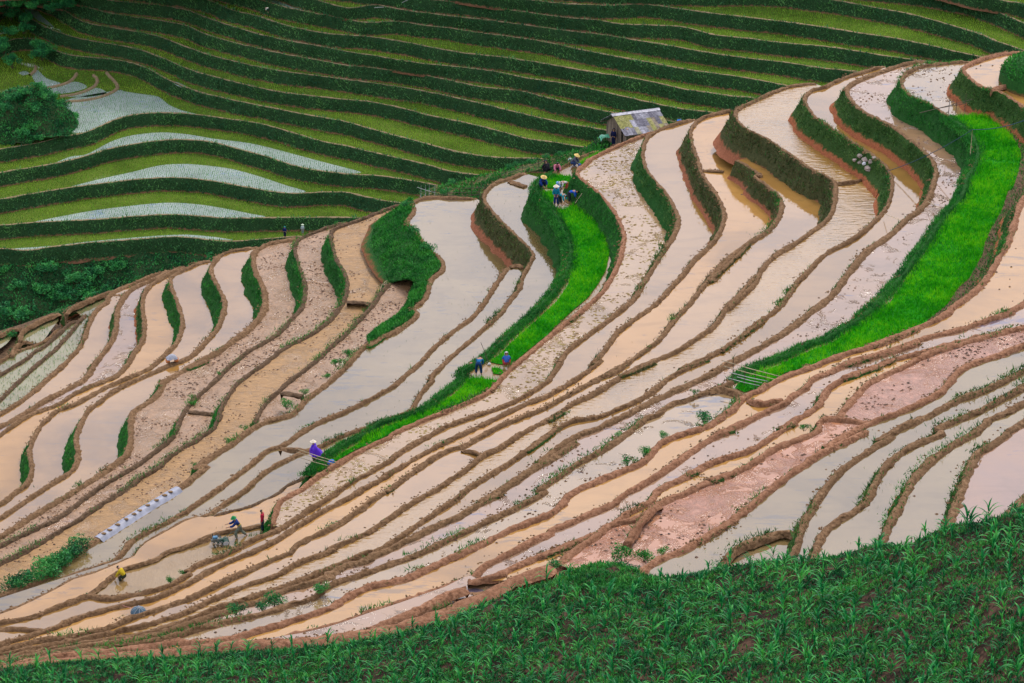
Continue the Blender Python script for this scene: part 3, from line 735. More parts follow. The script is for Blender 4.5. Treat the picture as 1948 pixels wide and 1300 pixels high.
LINES['U28'] = np.vstack([LINES['L30'][:nearest(LINES['L30'], at_z(tr("M 60,1000"), -67.6)[0])], LINES['L29']])
LINES['U15'] = np.vstack([LINES['L16'], LINES['L17']])
PAD = {}
for lo, up, mat in [('L1', 'L2', W_YOUNG), ('L2', 'L3', W_YOUNG), ('L3', 'L4', W_YOUNG), ('L4', 'L5', W_CLEAR), ('L5', 'L6', W_LILAC), ('L6', 'L7', W_PEACH),
                    ('L7', 'L8', W_CLEAR), ('L8', 'L9', W_CLEAR), ('L9', 'L10', W_MUD), ('L10', 'L11', W_MUD), ('L11', 'L13', W_TAN), ('L12', 'L13', W_MUD),
                    ('L13', 'L15', W_GREY), ('L14', 'L15', W_GREY), ('L15', 'U15', W_GREY),
                    ('L17', 'L18', W_MUDDY), ('L18', 'L19', W_STRAW), ('L19', 'L20', W_WHITE), ('L20', 'L21', W_PEACH), ('L21', 'L22', W_CLEAR),
                    ('L22', 'L23', W_RIPPLE), ('L23', 'L24', W_WHITE), ('L24', 'L25', W_LILAC), ('L25', 'L26', W_WHITEMUD), ('L26', 'L27', W_PEACH),
                    ('L27', 'L28', W_LILAC), ('L28', 'U28', W_PEACH), ('L29', 'L32', W_PINKMUD), ('L30', 'L32', W_PINK), ('L32', 'L33', W_GREY),
                    ('L33', 'L34', W_GREY), ('L34', 'L35', W_GREY), ('L35', 'L36', W_GREY), ('L36', 'L37', W_ROSE)]:
    PAD[lo] = paddy(lo, up, mat)
PAD['X2'] = plot("A 600,810 640,765 800,692 980,612 1010,640 985,700 930,740 870,820 840,870 760,830 700,790", -100.4, W_YOUNG)
PAD['X3'] = plot("A 175,1045 195,975 260,925 400,850 500,812 540,850 470,950 380,1060 250,1080", -101.2, W_YOUNG)
PAD['X4'] = plot("A -60,1020 0,990 90,950 140,945 120,1000 60,1080 -60,1160", -101.9, W_YOUNG)
PAD['X5'] = plot("A 90,1190 160,1090 220,1060 330,1065 340,1110 250,1140 130,1190", -101.6, W_YOUNG)
PAD['L16'] = plot("Q 190,745 290,722 450,682 620,642 690,602 850,532 950,452 1080,392 1160,340 1190,420 1080,540 960,610 900,700 880,800 860,880 690,880 560,910 400,930 250,970 100,1040 0,1090 | R 1530,880 1300,1000 1100,1050 960,1160 830,1300 | S 700,640 500,700 300,760 0,840 -200,900 -200,720 0,668 150,615 300,545 500,445 680,345 860,295 1100,195 1230,135 | R 1280,785 1350,725 1500,645 1700,535 1820,495", -85.3, W_PEACH, sm=0)
PAD['X18'] = plot("S 790,482 | R 900,1130 960,1080 1100,970 1200,940 1400,880 1530,800 1680,760 1926,670 | Q 100,960 250,890 400,850 560,830 690,795 800,780 1000,700 1000,850 850,900 720,960 550,1060 400,1140 250,1200 100,1270 0,1340 | R 1750,1080 1600,1170 1400,1240 1200,1280 1000,1310 880,1290 800,1240", -84.1, W_MUDDY, sm=0)
PAD['X19'] = plot("V 620,690 450,735 250,812 100,885 | U 1200,765 1000,825 940,795 880,812 700,900 500,970 300,1042 0,1140 | T 1500,725 1300,790 1050,845 820,880 400,930 0,1000 | S 1400,1040 900,1090 500,1130 0,1200 -200,1250 -200,1400 500,1250 | T 0,1010 600,990 1300,960 1600,920 | U 100,1340 500,1250 900,1120 1300,950 1700,800 1900,640 | V 560,760", -68.9, W_LILAC, sm=0)
PAD['X20'] = plot("S -200,1250 0,1170 500,1105 900,1065 1500,1005 | T 300,960 1000,920 1300,890 1600,850 | U 250,1260 700,1130 1100,955 1500,775 1700,700 | V 300,920 500,770 650,675 800,600 950,560 1000,560 960,650 880,780 820,900 750,1000 500,1150 200,1300 -100,1420 | U 900,1420 200,1600 | T 1000,1150 0,1250 | S 800,1350 0,1420 -200,1450", -68.1, W_PINK, sm=0)
PAD['X21'] = plot("W 380,1340 385,1270 450,1190 600,1115 800,1045 950,1013 1050,1060 1170,1110 1150,1350 700,1420", -66.2, W_GREY, sm=0)
PAD['L12b'] = plot("F 120,300 190,238 300,222 415,222 430,300 390,440 330,560 230,520 100,430", -89.62, W_MUD, sm=0)
PAD['B0'] = plot("A -300,1120 0,960 200,900 550,770 1000,590 1020,700 860,860 780,960 500,1150 200,1330 -300,1600", -102.45, M_EARTH3, name='spur_ground', sm=0)
# ------------------------------------------------------------------ the hill across the valley: green terraces
FAR = [
    "Z4 -300,150 0,127 150,137 300,116 500,95 800,72 1000,61 1150,75 1300,86 1550,68 1700,60 2000,90",
    "Z1 -300,1290 0,1266 200,1250 500,1235 900,1206 1100,1212 1300,1226 1600,1222 1948,1222 2150,1235 2500,1280",
    "Z1 -300,1190 0,1120 200,1085 350,1060 500,1040 750,1010 950,998 1150,1010 1350,1045 1600,1085 1800,1080 1948,1080 | Z2 110,1100 250,1130 340,1142 600,1190",
    "Z1 -300,1030 0,970 150,945 300,920 450,885 600,840 750,810 900,790 1050,785 1200,800 1350,840 1500,880 1650,930 1800,960 1948,976 | Z2 200,987 350,1007 540,1042 800,1090",
    "Z1 -300,890 0,838 200,805 350,768 480,745 560,710 680,660 820,636 980,635 1120,646 1300,670 1450,692 1600,732 1800,792 1948,820 | Z2 150,850 350,895 500,930 600,960 780,985 1050,1010",
    "Z1 -300,420 0,250 120,215 230,230 330,290 430,315 600,330 750,355 850,395 950,450 1100,510 1300,560 1500,600 1700,640 1948,685 | Z2 150,720 300,760 450,800 600,840 750,870 900,885 1080,890 1300,900",
    "Z1 -300,260 -100,120 20,20 100,20 130,70 200,120 300,170 420,210 550,235 750,270 900,320 1050,385 1200,430 1400,480 1600,520 1948,560 | Z2 150,570 350,610 500,650 700,690 900,740 1050,780 1200,800 1350,825 1600,850",
    "Z1 -300,200 -100,40 150,-20 300,20 410,90 480,125 600,150 750,175 880,200 1000,245 1150,300 1300,340 1500,385 1700,415 1948,446 | Z2 200,470 400,500 600,540 800,585 1000,635 1200,680 1450,725 1700,760 1900,790",
    "Z1 -300,100 0,-60 300,-20 490,40 600,70 750,95 900,115 1050,145 1150,190 1300,235 1450,270 1600,305 1800,340 1948,368 | Z2 200,385 400,410 600,450 800,490 1000,510 1200,560 1450,620 1560,637 1800,670 | Z3 0,690 200,720",
    "Z1 -300,20 200,-70 500,-20 600,0 750,15 900,30 1050,55 1150,95 1300,145 1450,190 1600,225 1800,260 1948,290 | Z2 200,315 400,350 650,375 850,400 1050,440 1200,460 1400,500 1600,545 1800,590 1920,612 | Z3 100,622 190,632 500,680",
    "Z1 -300,-60 500,-90 900,-40 1100,-15 1200,10 1300,55 1450,90 1600,140 1800,183 | Z2 0,195 150,206 350,235 500,265 700,300 900,320 1100,350 1300,385 1480,415 1700,450 1920,500 | Z3 150,517 300,540 430,552 800,610",
    "Z1 -300,-120 900,-110 1300,-50 1470,0 1600,40 1750,70 1948,108 | Z2 150,126 310,120 450,140 600,157 750,180 950,206 1150,236 1300,270 1450,300 1700,345 1920,386 | Z3 200,412 400,440 600,480 700,498 1000,545",
    "Z1 -300,-180 1300,-120 1700,-20 1948,45 | Z2 90,40 200,28 370,60 500,76 700,100 900,122 1100,150 1300,176 1450,192 1600,216 1800,250 1920,271 | Z3 150,292 350,322 600,350 800,382 1000,402 1400,460",
    "Z1 -300,-250 1600,-100 | Z2 200,-40 520,0 700,16 850,40 1050,70 1250,98 1440,113 1560,135 1700,140 1920,152 | Z3 200,196 400,216 600,242 800,258 950,278 1150,312 1300,332 1600,370",
    "Z1 -300,-320 1800,-160 | Z2 400,-90 800,-30 1060,0 1250,20 1500,30 1700,24 1920,52 | Z3 200,76 500,110 800,150 1000,182 1200,212 1400,252 1600,298 1900,360",
    "Z1 -300,-390 1948,-200 | Z2 900,-100 1500,-50 | Z3 100,-40 500,-40 900,5 1100,42 1300,78 1500,132 1700,192 1800,236 1940,282 2200,380",
    "Z1 -300,-450 1948,-270 | Z2 1200,-150 | Z3 300,-110 900,-80 1300,-50 1580,0 1700,30 1850,90 1944,132 2200,260",
    "Z1 -300,-520 1948,-340 | Z2 1200,-220 | Z3 600,-160 1300,-110 1800,0 1944,22 2200,120",
    "Z1 -300,-600 1948,-430 | Z2 1200,-310 | Z3 600,-240 1300,-190 1944,-90 2200,-20",
    "Z1 -300,-680 1948,-530 | Z2 1200,-410 | Z3 600,-340 1300,-290 1944,-190 2200,-120",
]
FZ0, FDZ = -156.7, 1.8
FL = []
for i, t in enumerate(FAR):
    q = smooth(tr(t), 6)
    p = resample(extend(at_z(q, FZ0 + FDZ * i + 0.1), 35, 45, (-1, -0.1), (1, 0.0)), 0.7)
    FL.append(gsmooth(p, 1))

M_FAR_RISER = riser_mat('far_bank_face', (0.30, 0.14, 0.075), (0.010, 0.040, 0.015), (0.035, 0.085, 0.024), 0.16, 0.25)
M_FAR_RIM = earth_mat('far_dyke', (0.16, 0.115, 0.06), (0.28, 0.20, 0.11), (0.38, 0.28, 0.16), 0.4)
W_FAR = water_mat('far_paddy_water', (0.10, 0.15, 0.022), (0.125, 0.17, 0.03), specks=0.0, refl=1.33)
W_FARSKY = water_mat('far_paddy_sky_paint', (0.33, 0.39, 0.35), (0.38, 0.44, 0.40), specks=0.3, refl=1.5)  # pale base colour stands in for bright sky mirrored in the water

def dist_to(p, line):
    l = line[::2, :2]
    out = np.empty(len(p))
    for i in range(0, len(p), 4000):
        out[i:i + 4000] = np.min(((p[i:i + 4000, None, :2] - l[None]) ** 2).sum(2), 1) ** 0.5
    return out


FAR_RISERS = []
FAR_PAD = []
for i, p in enumerate(FL):
    z = FZ0 + FDZ * i
    zl = z - FDZ if i else z - 2.2
    n = normals(p)
    n = -n        # these lines run left to right on a hill that faces the camera: uphill is away from it
    n = gsmooth(n, 2)
    m = len(p)
    # keep the foot inside the tread below
    w = 1 + 0.2 * wob(np.c_[p[:, :2], np.full(m, z)], 3.0)
    b = 0.40 * FDZ * (1 + 0.35 * wob(np.c_[p[:, :2] + 30, np.full(m, z)], 6.0))
    if i:
        b = np.clip(b, 0.05, np.clip(dist_to(p, FL[i - 1]) - 0.55, 0.05, 9))
    prof = []
    for tt in (0.0, 0.25, 0.5, 0.75):
        prof.append((-(0.18 + b * (1 - tt)), (zl - z - 0.15) * (1 - tt), tt))
    prof += [(-0.17 * w, 0.10, 1.0), (0.0, 0.17, 1.2), (0.16 * w, 0.10, 1.2), (0.30 * w, -0.1, 1.2)]
    k = len(prof)
    V = np.zeros((m, k, 3))
    T = np.zeros((m, k))
    for j, (o, hh, tt) in enumerate(prof):
        V[:, j, :2] = p[:, :2] + n * np.asarray(o * np.ones(m))[:, None]
        V[:, j, 2] = z + CAMZ + hh
        T[:, j] = tt
    V += rng.normal(0, 0.03, V.shape)
    FAR_RISERS.append(V[:, :5].copy())
    mi = np.tile((np.arange(k - 1) >= 4).astype(int), m - 1)
    struct('far_bank_terrain', mk_mesh('far_bank', V.reshape(-1, 3), strip_faces(m, k), [M_FAR_RISER, M_FAR_RIM], True, mi, {'t': T.ravel()}))
    if i + 1 < len(FL):
        b2 = FL[i + 1]
        nb = gsmooth(-normals(b2), 2)
        poly = np.vstack([p[:, :2], (b2[:, :2] + nb * 0.2)[::-1]])
        v, f = fill(poly)
        struct('far_paddy_water', mk_mesh('far_paddy', np.c_[v, np.full(len(v), z + CAMZ)], f, W_FAR))
        FAR_PAD.append((poly, z))
    else:
        top = p

# patches where the white sky reflection is painted in as pale water colour
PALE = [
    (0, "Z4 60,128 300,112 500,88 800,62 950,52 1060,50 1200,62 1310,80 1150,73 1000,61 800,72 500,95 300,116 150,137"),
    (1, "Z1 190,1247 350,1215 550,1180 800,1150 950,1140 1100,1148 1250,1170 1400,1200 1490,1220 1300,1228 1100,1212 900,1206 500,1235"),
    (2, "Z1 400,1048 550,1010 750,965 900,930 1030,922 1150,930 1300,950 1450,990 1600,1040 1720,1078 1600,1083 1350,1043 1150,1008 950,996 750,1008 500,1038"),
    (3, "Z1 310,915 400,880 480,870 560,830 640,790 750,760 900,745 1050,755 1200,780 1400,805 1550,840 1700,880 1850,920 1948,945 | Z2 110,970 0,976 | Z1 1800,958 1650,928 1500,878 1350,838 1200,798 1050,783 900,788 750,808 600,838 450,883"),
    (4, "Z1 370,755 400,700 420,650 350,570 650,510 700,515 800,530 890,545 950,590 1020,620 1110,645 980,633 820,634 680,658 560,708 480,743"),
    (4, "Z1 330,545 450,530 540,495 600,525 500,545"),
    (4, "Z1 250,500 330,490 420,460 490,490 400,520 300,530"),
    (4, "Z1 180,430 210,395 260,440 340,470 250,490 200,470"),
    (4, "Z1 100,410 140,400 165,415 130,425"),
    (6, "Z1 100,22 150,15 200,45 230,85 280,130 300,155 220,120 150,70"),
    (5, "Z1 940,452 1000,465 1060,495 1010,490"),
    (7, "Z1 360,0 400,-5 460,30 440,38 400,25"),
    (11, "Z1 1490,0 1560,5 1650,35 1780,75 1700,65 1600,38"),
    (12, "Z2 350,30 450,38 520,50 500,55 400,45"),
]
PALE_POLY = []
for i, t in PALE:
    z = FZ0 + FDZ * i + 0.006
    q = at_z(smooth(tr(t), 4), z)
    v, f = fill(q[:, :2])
    struct('far_paddy_water', mk_mesh('far_paddy_sky_paint', np.c_[v, np.full(len(v), z + CAMZ)], f, W_FARSKY))
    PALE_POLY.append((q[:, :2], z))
# small curved dykes of the fan-shaped plots on the left
for t in ("Z1 245,495 300,485 370,465 410,440 430,410", "Z1 335,540 430,525 500,500 540,470 545,440 525,420", "Z1 360,570 480,560 570,540 640,510 660,480 640,450 610,420 600,405", "Z1 165,420 195,395 200,370"):
    z = FZ0 + FDZ * 4
    p = resample(at_z(smooth(tr(t), 6), z + 0.2), 0.5)
    n = normals(p)
    prof = [(-0.35, -0.1), (-0.2, 0.22), (0.0, 0.32), (0.2, 0.22), (0.35, -0.1)]
    V = np.zeros((len(p), 5, 3))
    for j, (o, hh) in enumerate(prof):
        V[:, j, :2] = p[:, :2] + n * o
        V[:, j, 2] = z + CAMZ + hh
    V += rng.normal(0, 0.02, V.shape)
    struct('far_bank_terrain', mk_mesh('far_dyke', V.reshape(-1, 3), strip_faces(len(p), 5), M_FAR_RIM, True))

# slope under the far hill down into the valley, and the hill going on above the frame
M_UNDER = leaf_mat('undergrowth_ground', (0.008, 0.03, 0.012), (0.02, 0.06, 0.018), (0.05, 0.075, 0.03), 0.35, 4.0, 0.9, 0.0, 0.1)


def slope_mesh(name, line, rows, mat, toward, amp=0.3):
    """rows = [(distance, dz)...] carried from line along the plan direction toward."""
    L = []
    for d, h in rows:
        q = line.copy()
        q[:, :2] += np.asarray(toward) * d
        q[:, 2] += h
        if d:
            q[:, 2] += amp * wob(q, 7.0) * min(1, d / 3)
        L.append(q)
    V = np.stack(L, 1)
    me = mk_mesh(name, V.reshape(-1, 3), strip_faces(len(line), len(rows)), mat, True)
    struct(name, me)
    return V


f0 = resample(FL[0], 1.5)
f0[:, 2] = FZ0 + CAMZ - 1.9
VALLEY = slope_mesh('valley_terrain', f0 + np.array([0, -0.6, 0]), [(0, 0), (2, -2.2), (5, -5), (9, -8.5), (14, -12.5), (20, -17), (28, -22), (40, -28), (60, -34), (90, -36)], M_UNDER, (0.0, -1.0), 0.7)
ft = resample(top, 3.0)
ft[:, 2] = CAMZ + FZ0 + FDZ * (len(FL) - 1) - 0.1
slope_mesh('far_hill_terrain', ft, [(0, 0), (4, 2), (20, 11), (60, 32), (110, 50), (160, 58)], M_UNDER, (0.0, 1.0), 1.0)

# ------------------------------------------------------------------ behind the crest of the near spur
ridge = [(-60, 660, -103), (0, 640, -102.6), (45, 627, -102.3), (115, 600, -102), (200, 566, -101.2), (280, 531, -100.4), (330, 514, -100), (400, 495, -97.9), (480, 473, -95.9), (545, 458, -94.4),
         (600, 442, -93), (690, 420, -91.9), (770, 388, -90.9), (850, 377, -89.6), (908, 377, -89.3), (960, 343, -87.6), (1050, 323, -87.1), (1090, 308, -86), (1140, 287, -85.4), (1225, 258, -84.1),
         (1310, 231, -82.8), (1390, 210, -81.4), (1480, 173, -80.2), (1570, 158, -78.9), (1640, 134, -77.2), (1760, 117, -75.4), (1850, 107, -73.9), (1940, 101, -72.9), (2060, 96, -72)]
ra = np.array(ridge, float)
rp = at_z(ra[:, :2], ra[:, 2])
rp[:, 2] -= 0.35
rp = resample(extend(rp, 25, 40), 1.0)
BACK = slope_mesh('spur_back_terrain', rp, [(-1.0, -0.8), (0.6, -0.35), (1.6, -1.0), (4, -3.2), (9, -8.5), (18, -17), (35, -30), (70, -42)], M_UNDER, (0.0, 1.0), 0.25)


def loft(name, lo, up, mat, n=60, rows=4, rough=0.0):
    """ground between two traced edges: each entry (x, y, level)."""
    a = np.array(lo, float)
    b = np.array(up, float)
    A = resample_n(at_z(a[:, :2], a[:, 2]), n)
    B = resample_n(at_z(b[:, :2], b[:, 2]), n)
    V = np.stack([A + (B - A) * t for t in np.linspace(0, 1, rows)], 1)
    if rough:
        V[:, 1:-1, 2] += rough * wob(V[:, 1:-1].reshape(-1, 3), 3.0).reshape(n, rows - 2)
    struct(name, mk_mesh(name, V.reshape(-1, 3), strip_faces(n, rows), mat, True))
    return V


M_GARDEN = earth_mat('garden_soil', (0.02, 0.06, 0.015), (0.05, 0.09, 0.02), (0.28, 0.16, 0.08), 0.6)
GARDEN = loft('garden_ground', [(795, 379, -89.6), (850, 374, -89.4), (905, 373, -89.2), (918, 361, -88.6), (940, 346, -88), (965, 339, -87.4), (985, 332, -87.2), (1045, 319, -86.7), (1085, 307, -86), (1140, 287, -85.4)],
              [(800, 368, -89.6), (830, 353, -89.4), (880, 345, -89.2), (918, 334, -88.6), (945, 327, -88), (960, 321, -87.4), (985, 315, -87.2), (1030, 304, -86.7), (1085, 290, -86), (1140, 276, -85.4)], M_GARDEN, rows=5, rough=0.15)
YARD = loft('yard_ground', [(1120, 294, -85.6), (1170, 277, -85.2), (1225, 259, -84.8), (1290, 238, -83.8)], [(1105, 288, -85.6), (1140, 262, -85.2), (1230, 243, -84.8), (1300, 231, -83.8)], M_UNDER, rows=5, rough=0.1)

_l37 = LINES['L37'].copy()
_l37[:, 2] = CAMZ - 61.75
slope_mesh('upper_bank_terrain', resample(_l37, 1.0), [(0, 0), (4, 0.5), (8, 2), (13, 5)], M_UNDER, (0.2, -1.0), 0.1)
_g = 1500.0
struct('valley_floor_ground', mk_mesh('valley_floor', [(-_g, -_g, CAMZ - 212), (_g, -_g, CAMZ - 212), (_g, _g, CAMZ - 212), (-_g, _g, CAMZ - 212)], [(0, 1, 2, 3)], M_UNDER))

# ------------------------------------------------------------------ maize hillside in front
brow = [(-80, 1281, 119), (0, 1277, 119), (83, 1269, 118.5), (208, 1260, 118), (332, 1256, 117), (400, 1250, 116), (557, 1240, 114), (620, 1236, 113), (682, 1225, 112), (750, 1213, 111), (800, 1199, 110), (866, 1182, 109.5), (928, 1151, 109),
        (970, 1138, 108.5), (1040, 1114, 108), (1100, 1086, 107.5), (1150, 1074, 107), (1200, 1085, 106.4), (1235, 1103, 106), (1270, 1104, 105.6), (1332, 1097, 105), (1400, 1082, 104.5), (1466, 1071, 104), (1548, 1069, 103), (1600, 1066, 102.5), (1662, 1040, 102), (1704, 1046, 101.5),
        (1745, 1040, 101), (1776, 1019, 100.5), (1818, 1001, 100), (1880, 999, 99), (1913, 987, 98.5), (1948, 975, 98), (2040, 950, 97)]
ba = np.array(brow, float)
bp = at_dist(ba[:, :2], ba[:, 2])
bp = resample(extend(gsmooth(resample(bp, 0.3), 1), 14, 14, (-1, 0.1), (1, 0.0)), 0.5)
CORN_T = math.tan(R(13.5))
rowsC = [(-6.0, -7.0), (-3.2, -3.2), (-1.6, -1.05), (-0.7, -0.28)] + [(d, d * CORN_T) for d in (0, 0.5, 1, 1.5, 2, 2.5, 3, 3.5, 4, 4.5, 5, 5.5, 6, 6.5, 7, 7.5, 8, 9, 10, 11, 12, 13, 14, 15, 16, 17, 18, 19, 20, 21, 22, 23, 24, 26, 28, 31, 35)]
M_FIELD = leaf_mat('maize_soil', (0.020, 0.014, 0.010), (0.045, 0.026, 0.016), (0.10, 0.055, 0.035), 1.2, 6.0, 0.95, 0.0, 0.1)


def field_z(xy):
    """height of the maize slope at plan points."""
    xb = np.interp(xy[:, 0], bp[:, 0], bp[:, 1])
    zb = np.interp(xy[:, 0], bp[:, 0], bp[:, 2])
    d = xb - xy[:, 1]
    z = zb + np.where(d > 0, d * CORN_T, 0)
    q = np.c_[xy, np.zeros(len(xy))]
    bumps = 0.13 * wob(q, 2.6) + 0.10 * wob(q * np.array([1, 1.6, 1]), 0.9, 2)
    return z + bumps * np.clip(d / 1.5, 0, 1), d


V = []
for d, h in rowsC:
    q = bp.copy()
    q[:, 1] -= d
    if d > 0:
        q[:, 2] = field_z(q[:, :2])[0]
    else:
        q[:, 2] += h
    V.append(q)
V = np.stack(V, 1)
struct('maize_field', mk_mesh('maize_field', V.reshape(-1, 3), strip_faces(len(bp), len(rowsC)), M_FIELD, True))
# ------------------------------------------------------------------ grass and leaves
G_BANK = leaf_mat('bank_grass', (0.01782, 0.08167, 0.01931), (0.05198, 0.1708, 0.0297), (0.1485, 0.2525, 0.0594), 0.5, 8.0)
G_BRIGHT = leaf_mat('fresh_grass', (0.01, 0.1, 0.0175), (0.02, 0.2125, 0.0225), (0.06875, 0.325, 0.0375), 0.6, 8.0)
G_DRY = leaf_mat('dry_bank_grass', (0.042, 0.054, 0.0168), (0.102, 0.102, 0.0336), (0.204, 0.18, 0.072), 0.5, 8.0)
G_FAR = leaf_mat('far_bank_leaves', (0.01763, 0.08813, 0.03818), (0.05287, 0.1938, 0.05875), (0.1469, 0.3526, 0.08813), 0.25, 5.0)
G_RICE = leaf_mat('young_rice', (0.0675, 0.2026, 0.015), (0.1726, 0.3676, 0.021), (0.3, 0.48, 0.033), 0.12, 2.0)
G_RICE2 = leaf_mat('new_rice', (0.05, 0.20, 0.04), (0.08, 0.30, 0.06), (0.12, 0.34, 0.07), 0.3, 3.0)
G_SEED = leaf_mat('seedbed_rice', (0.0138, 0.2875, 0.00345), (0.06325, 0.4945, 0.0046), (0.23, 0.644, 0.0092), 0.35, 4.0, 0.5, 0.25)
G_BUSH = leaf_mat('bush_leaves', (0.008125, 0.07313, 0.02763), (0.02275, 0.195, 0.04875), (0.07313, 0.3413, 0.065), 0.5, 5.0)
G_FARBUSH = leaf_mat('far_bush_leaves', (0.009181, 0.08263, 0.03123), (0.02569, 0.2203, 0.05509), (0.08263, 0.3857, 0.07345), 0.5, 5.0)
G_MAIZE = leaf_mat('maize_leaves', (0.00325, 0.1105, 0.0286), (0.0104, 0.234, 0.0494), (0.078, 0.416, 0.0585), 0.7, 5.0, 0.45, 0.3, 0.22)
G_WEED = leaf_mat('weeds', (0.004657, 0.06986, 0.02173), (0.01863, 0.1786, 0.03726), (0.08539, 0.3571, 0.05278), 0.8, 6.0)
G_STEM = plain('stems', (0.07, 0.05, 0.025))
G_STRAW = leaf_mat('straw_clods', (0.115, 0.07475, 0.0345), (0.23, 0.161, 0.06325), (0.322, 0.253, 0.1035), 0.8, 6.0, 0.9, 0.0, 0.1)
G_CLOD = leaf_mat('mud_clods', (0.05, 0.03, 0.022), (0.11, 0.065, 0.045), (0.20, 0.11, 0.07), 0.8, 6.0, 0.8, 0.0, 0.2)


def sample_grid(V, dens, rows):
    """points on the quads of a (m,k,3) grid between row indices rows[0]..rows[1]."""
    A = V[:-1, rows[0]:rows[1]]
    B = V[1:, rows[0]:rows[1]]
    Cc = V[:-1, rows[0] + 1:rows[1] + 1]
    D = V[1:, rows[0] + 1:rows[1] + 1]
    nrm = np.cross(B - A, Cc - A)
    area = np.linalg.norm(nrm, axis=2)
    nn = nrm / (area[..., None] + 1e-9)
    cnt = rng.poisson(area * dens)
    idx = np.repeat(np.arange(cnt.size), cnt.ravel())
    u, v = rng.random((2, len(idx)))
    a, b, c, d = (x.reshape(-1, 3)[idx] for x in (A, B, Cc, D))
    p = (a * (1 - u)[:, None] + b * u[:, None]) * (1 - v)[:, None] + (c * (1 - u)[:, None] + d * u[:, None]) * v[:, None]
    tt = (np.tile(np.arange(rows[0], rows[1]), A.shape[0])[idx] + v)
    return p, nn.reshape(-1, 3)[idx], tt


def facing(p, n):
    """towards the camera, whichever way the normal was wound (made to point down the bank)."""
    v = np.array([0, 0, CAMZ]) - p
    return (n * v).sum(1)


bank_p, dry_p = [], []
bright_p, bright_len = [], []
GREENK = {'L7', 'L8', 'L9', 'L10', 'L11', 'L13', 'L16', 'L17', 'L18', 'L25'}
for key, V, z, zl in RISERS:
    if z - zl < 0.35:
        continue
    p, n, tt = sample_grid(V, 80, (1, 5))
    n[n[:, 2] < 0] *= -1
    ok = (facing(p, n) > -8) & visible(p)
    thr = 1.4 if key in GREENK else 2.2
    q = wob(p, 1.6, 2)
    ok &= tt > thr + 0.9 * q
    p = p[ok]
    if key in GREENK:
        bright_p.append(p)
    elif key in ('L20', 'L21', 'L22', 'L15'):
        s_ = rng.random(len(p)) < 0.62
        dry_p.append(p[s_])
        bank_p.append(p[~s_])
    else:
        bank_p.append(p)
    # fringe along the outer crest
    c = V[:, 5]
    c = np.repeat(c, 16, 0) + rng.normal(0, 1, (len(c) * 16, 3)) * np.array([0.16, 0.16, 0.02])
    q = wob(c, 5.0, 2) + 0.35 * wob(c, 1.1, 1)
    fr = {'L10': -0.1, 'L11': -0.1, 'L12': -0.5, 'L17': -1.5, 'L25': 0.1, 'L13': 0.3, 'L26': 0.7, 'L33': 0.45, 'L34': 0.35, 'L35': 0.15, 'L36': 0.2, 'L9': 0.8}.get(key, 0.9)
    c = c[(q > fr) & visible(c)]
    if key in ('L17', 'L25', 'L12', 'L35', 'L10', 'L11'):
        bright_p.append(c)
    else:
        (bright_p if rng.random() < 0.5 else bank_p).append(c)


def grass_obj(name, pts, ln, wd, lean, mat, label, cat, kind='tri'):
    pts = np.vstack(pts) if isinstance(pts, list) else pts
    L = ln * rng.uniform(0.5, 1.4, len(pts)) * (1 + 0.5 * wob(pts, 1.4, 2))
    v, f = blades(pts, L, wd * rng.uniform(0.7, 1.3, len(pts)), lean, kind=kind)
    return stuff(name, mk_mesh(name, v, f, mat), label, cat)


def fat(pts, n, r):
    pts = np.vstack(pts) if isinstance(pts, list) else pts
    return np.repeat(pts, n, 0) + rng.normal(0, r, (len(pts) * n, 3)) * np.array([1, 1, 0.3])


grass_obj('bank_grass', bank_p, 0.22, 0.07, 0.7, G_BANK, 'dark grass covering the steep faces of the paddy banks', 'grass')
grass_obj('dry_grass', dry_p, 0.26, 0.06, 0.6, G_DRY, 'brownish grass hanging on the tall banks in the middle of the spur', 'grass')
grass_obj('fresh_grass', bright_p, 0.20, 0.055, 0.6, G_BRIGHT, 'bright green grass on the faces and rims of the lower paddy banks', 'grass')

# far bank leaves
fp = []
for V in FAR_RISERS:
    p, n, tt = sample_grid(V, 26, (0, 4))
    q = wob(p, 2.2, 2)
    ok = visible(p, 20) & (tt > 0.35 + 0.5 * q)
    fp.append(p[ok])
fp = np.vstack(fp)
L = 0.34 * rng.uniform(0.4, 1.8, len(fp)) * (1 + 0.5 * wob(fp, 3.0, 2))
v, f = blades(fp, L, 0.17, 0.9, kind='kite')
stuff('far_bank_foliage', mk_mesh('far_bank_foliage', v, f, G_FAR), 'dark leafy cover on the banks of the far terraces', 'undergrowth')

# rice set out in rows on the far paddies
rp_, rl_ = [], []
for poly, z in FAR_PAD:
    lo, hi = poly.min(0), poly.max(0)
    gx = np.arange(max(lo[0], -95), min(hi[0], 95), 0.30)
    gy = np.arange(lo[1], hi[1], 0.34)
    X, Y = np.meshgrid(gx, gy)
    P = np.stack([X.ravel(), Y.ravel()], 1) + rng.normal(0, 0.03, (X.size, 2))
    P3 = np.c_[P, np.full(len(P), z + CAMZ)]
    P = P[visible(P3, 10)]
    P = P[inside(poly, P)]
    pale = np.zeros(len(P), bool)
    for pp, zz in PALE_POLY:
        if abs(zz - z) < 0.1:
            pale |= inside(pp, P)
    P3 = np.c_[P, np.full(len(P), z + CAMZ + 0.01)]
    rp_.append(P3[~pale])
    rl_.append(P3[pale])
rp_ = np.vstack(rp_)
rl_ = np.vstack(rl_)
print('far rice', len(rp_), len(rl_), 'far leaves', len(fp))
v, f = blades(fat(rp_, 2, 0.05), 0.20 * rng.uniform(0.7, 1.3, len(rp_) * 2), 0.13, 0.35)
stuff('far_rice_foliage', mk_mesh('far_rice', v, f, G_RICE), 'olive green young rice standing on the far terraces', 'rice')
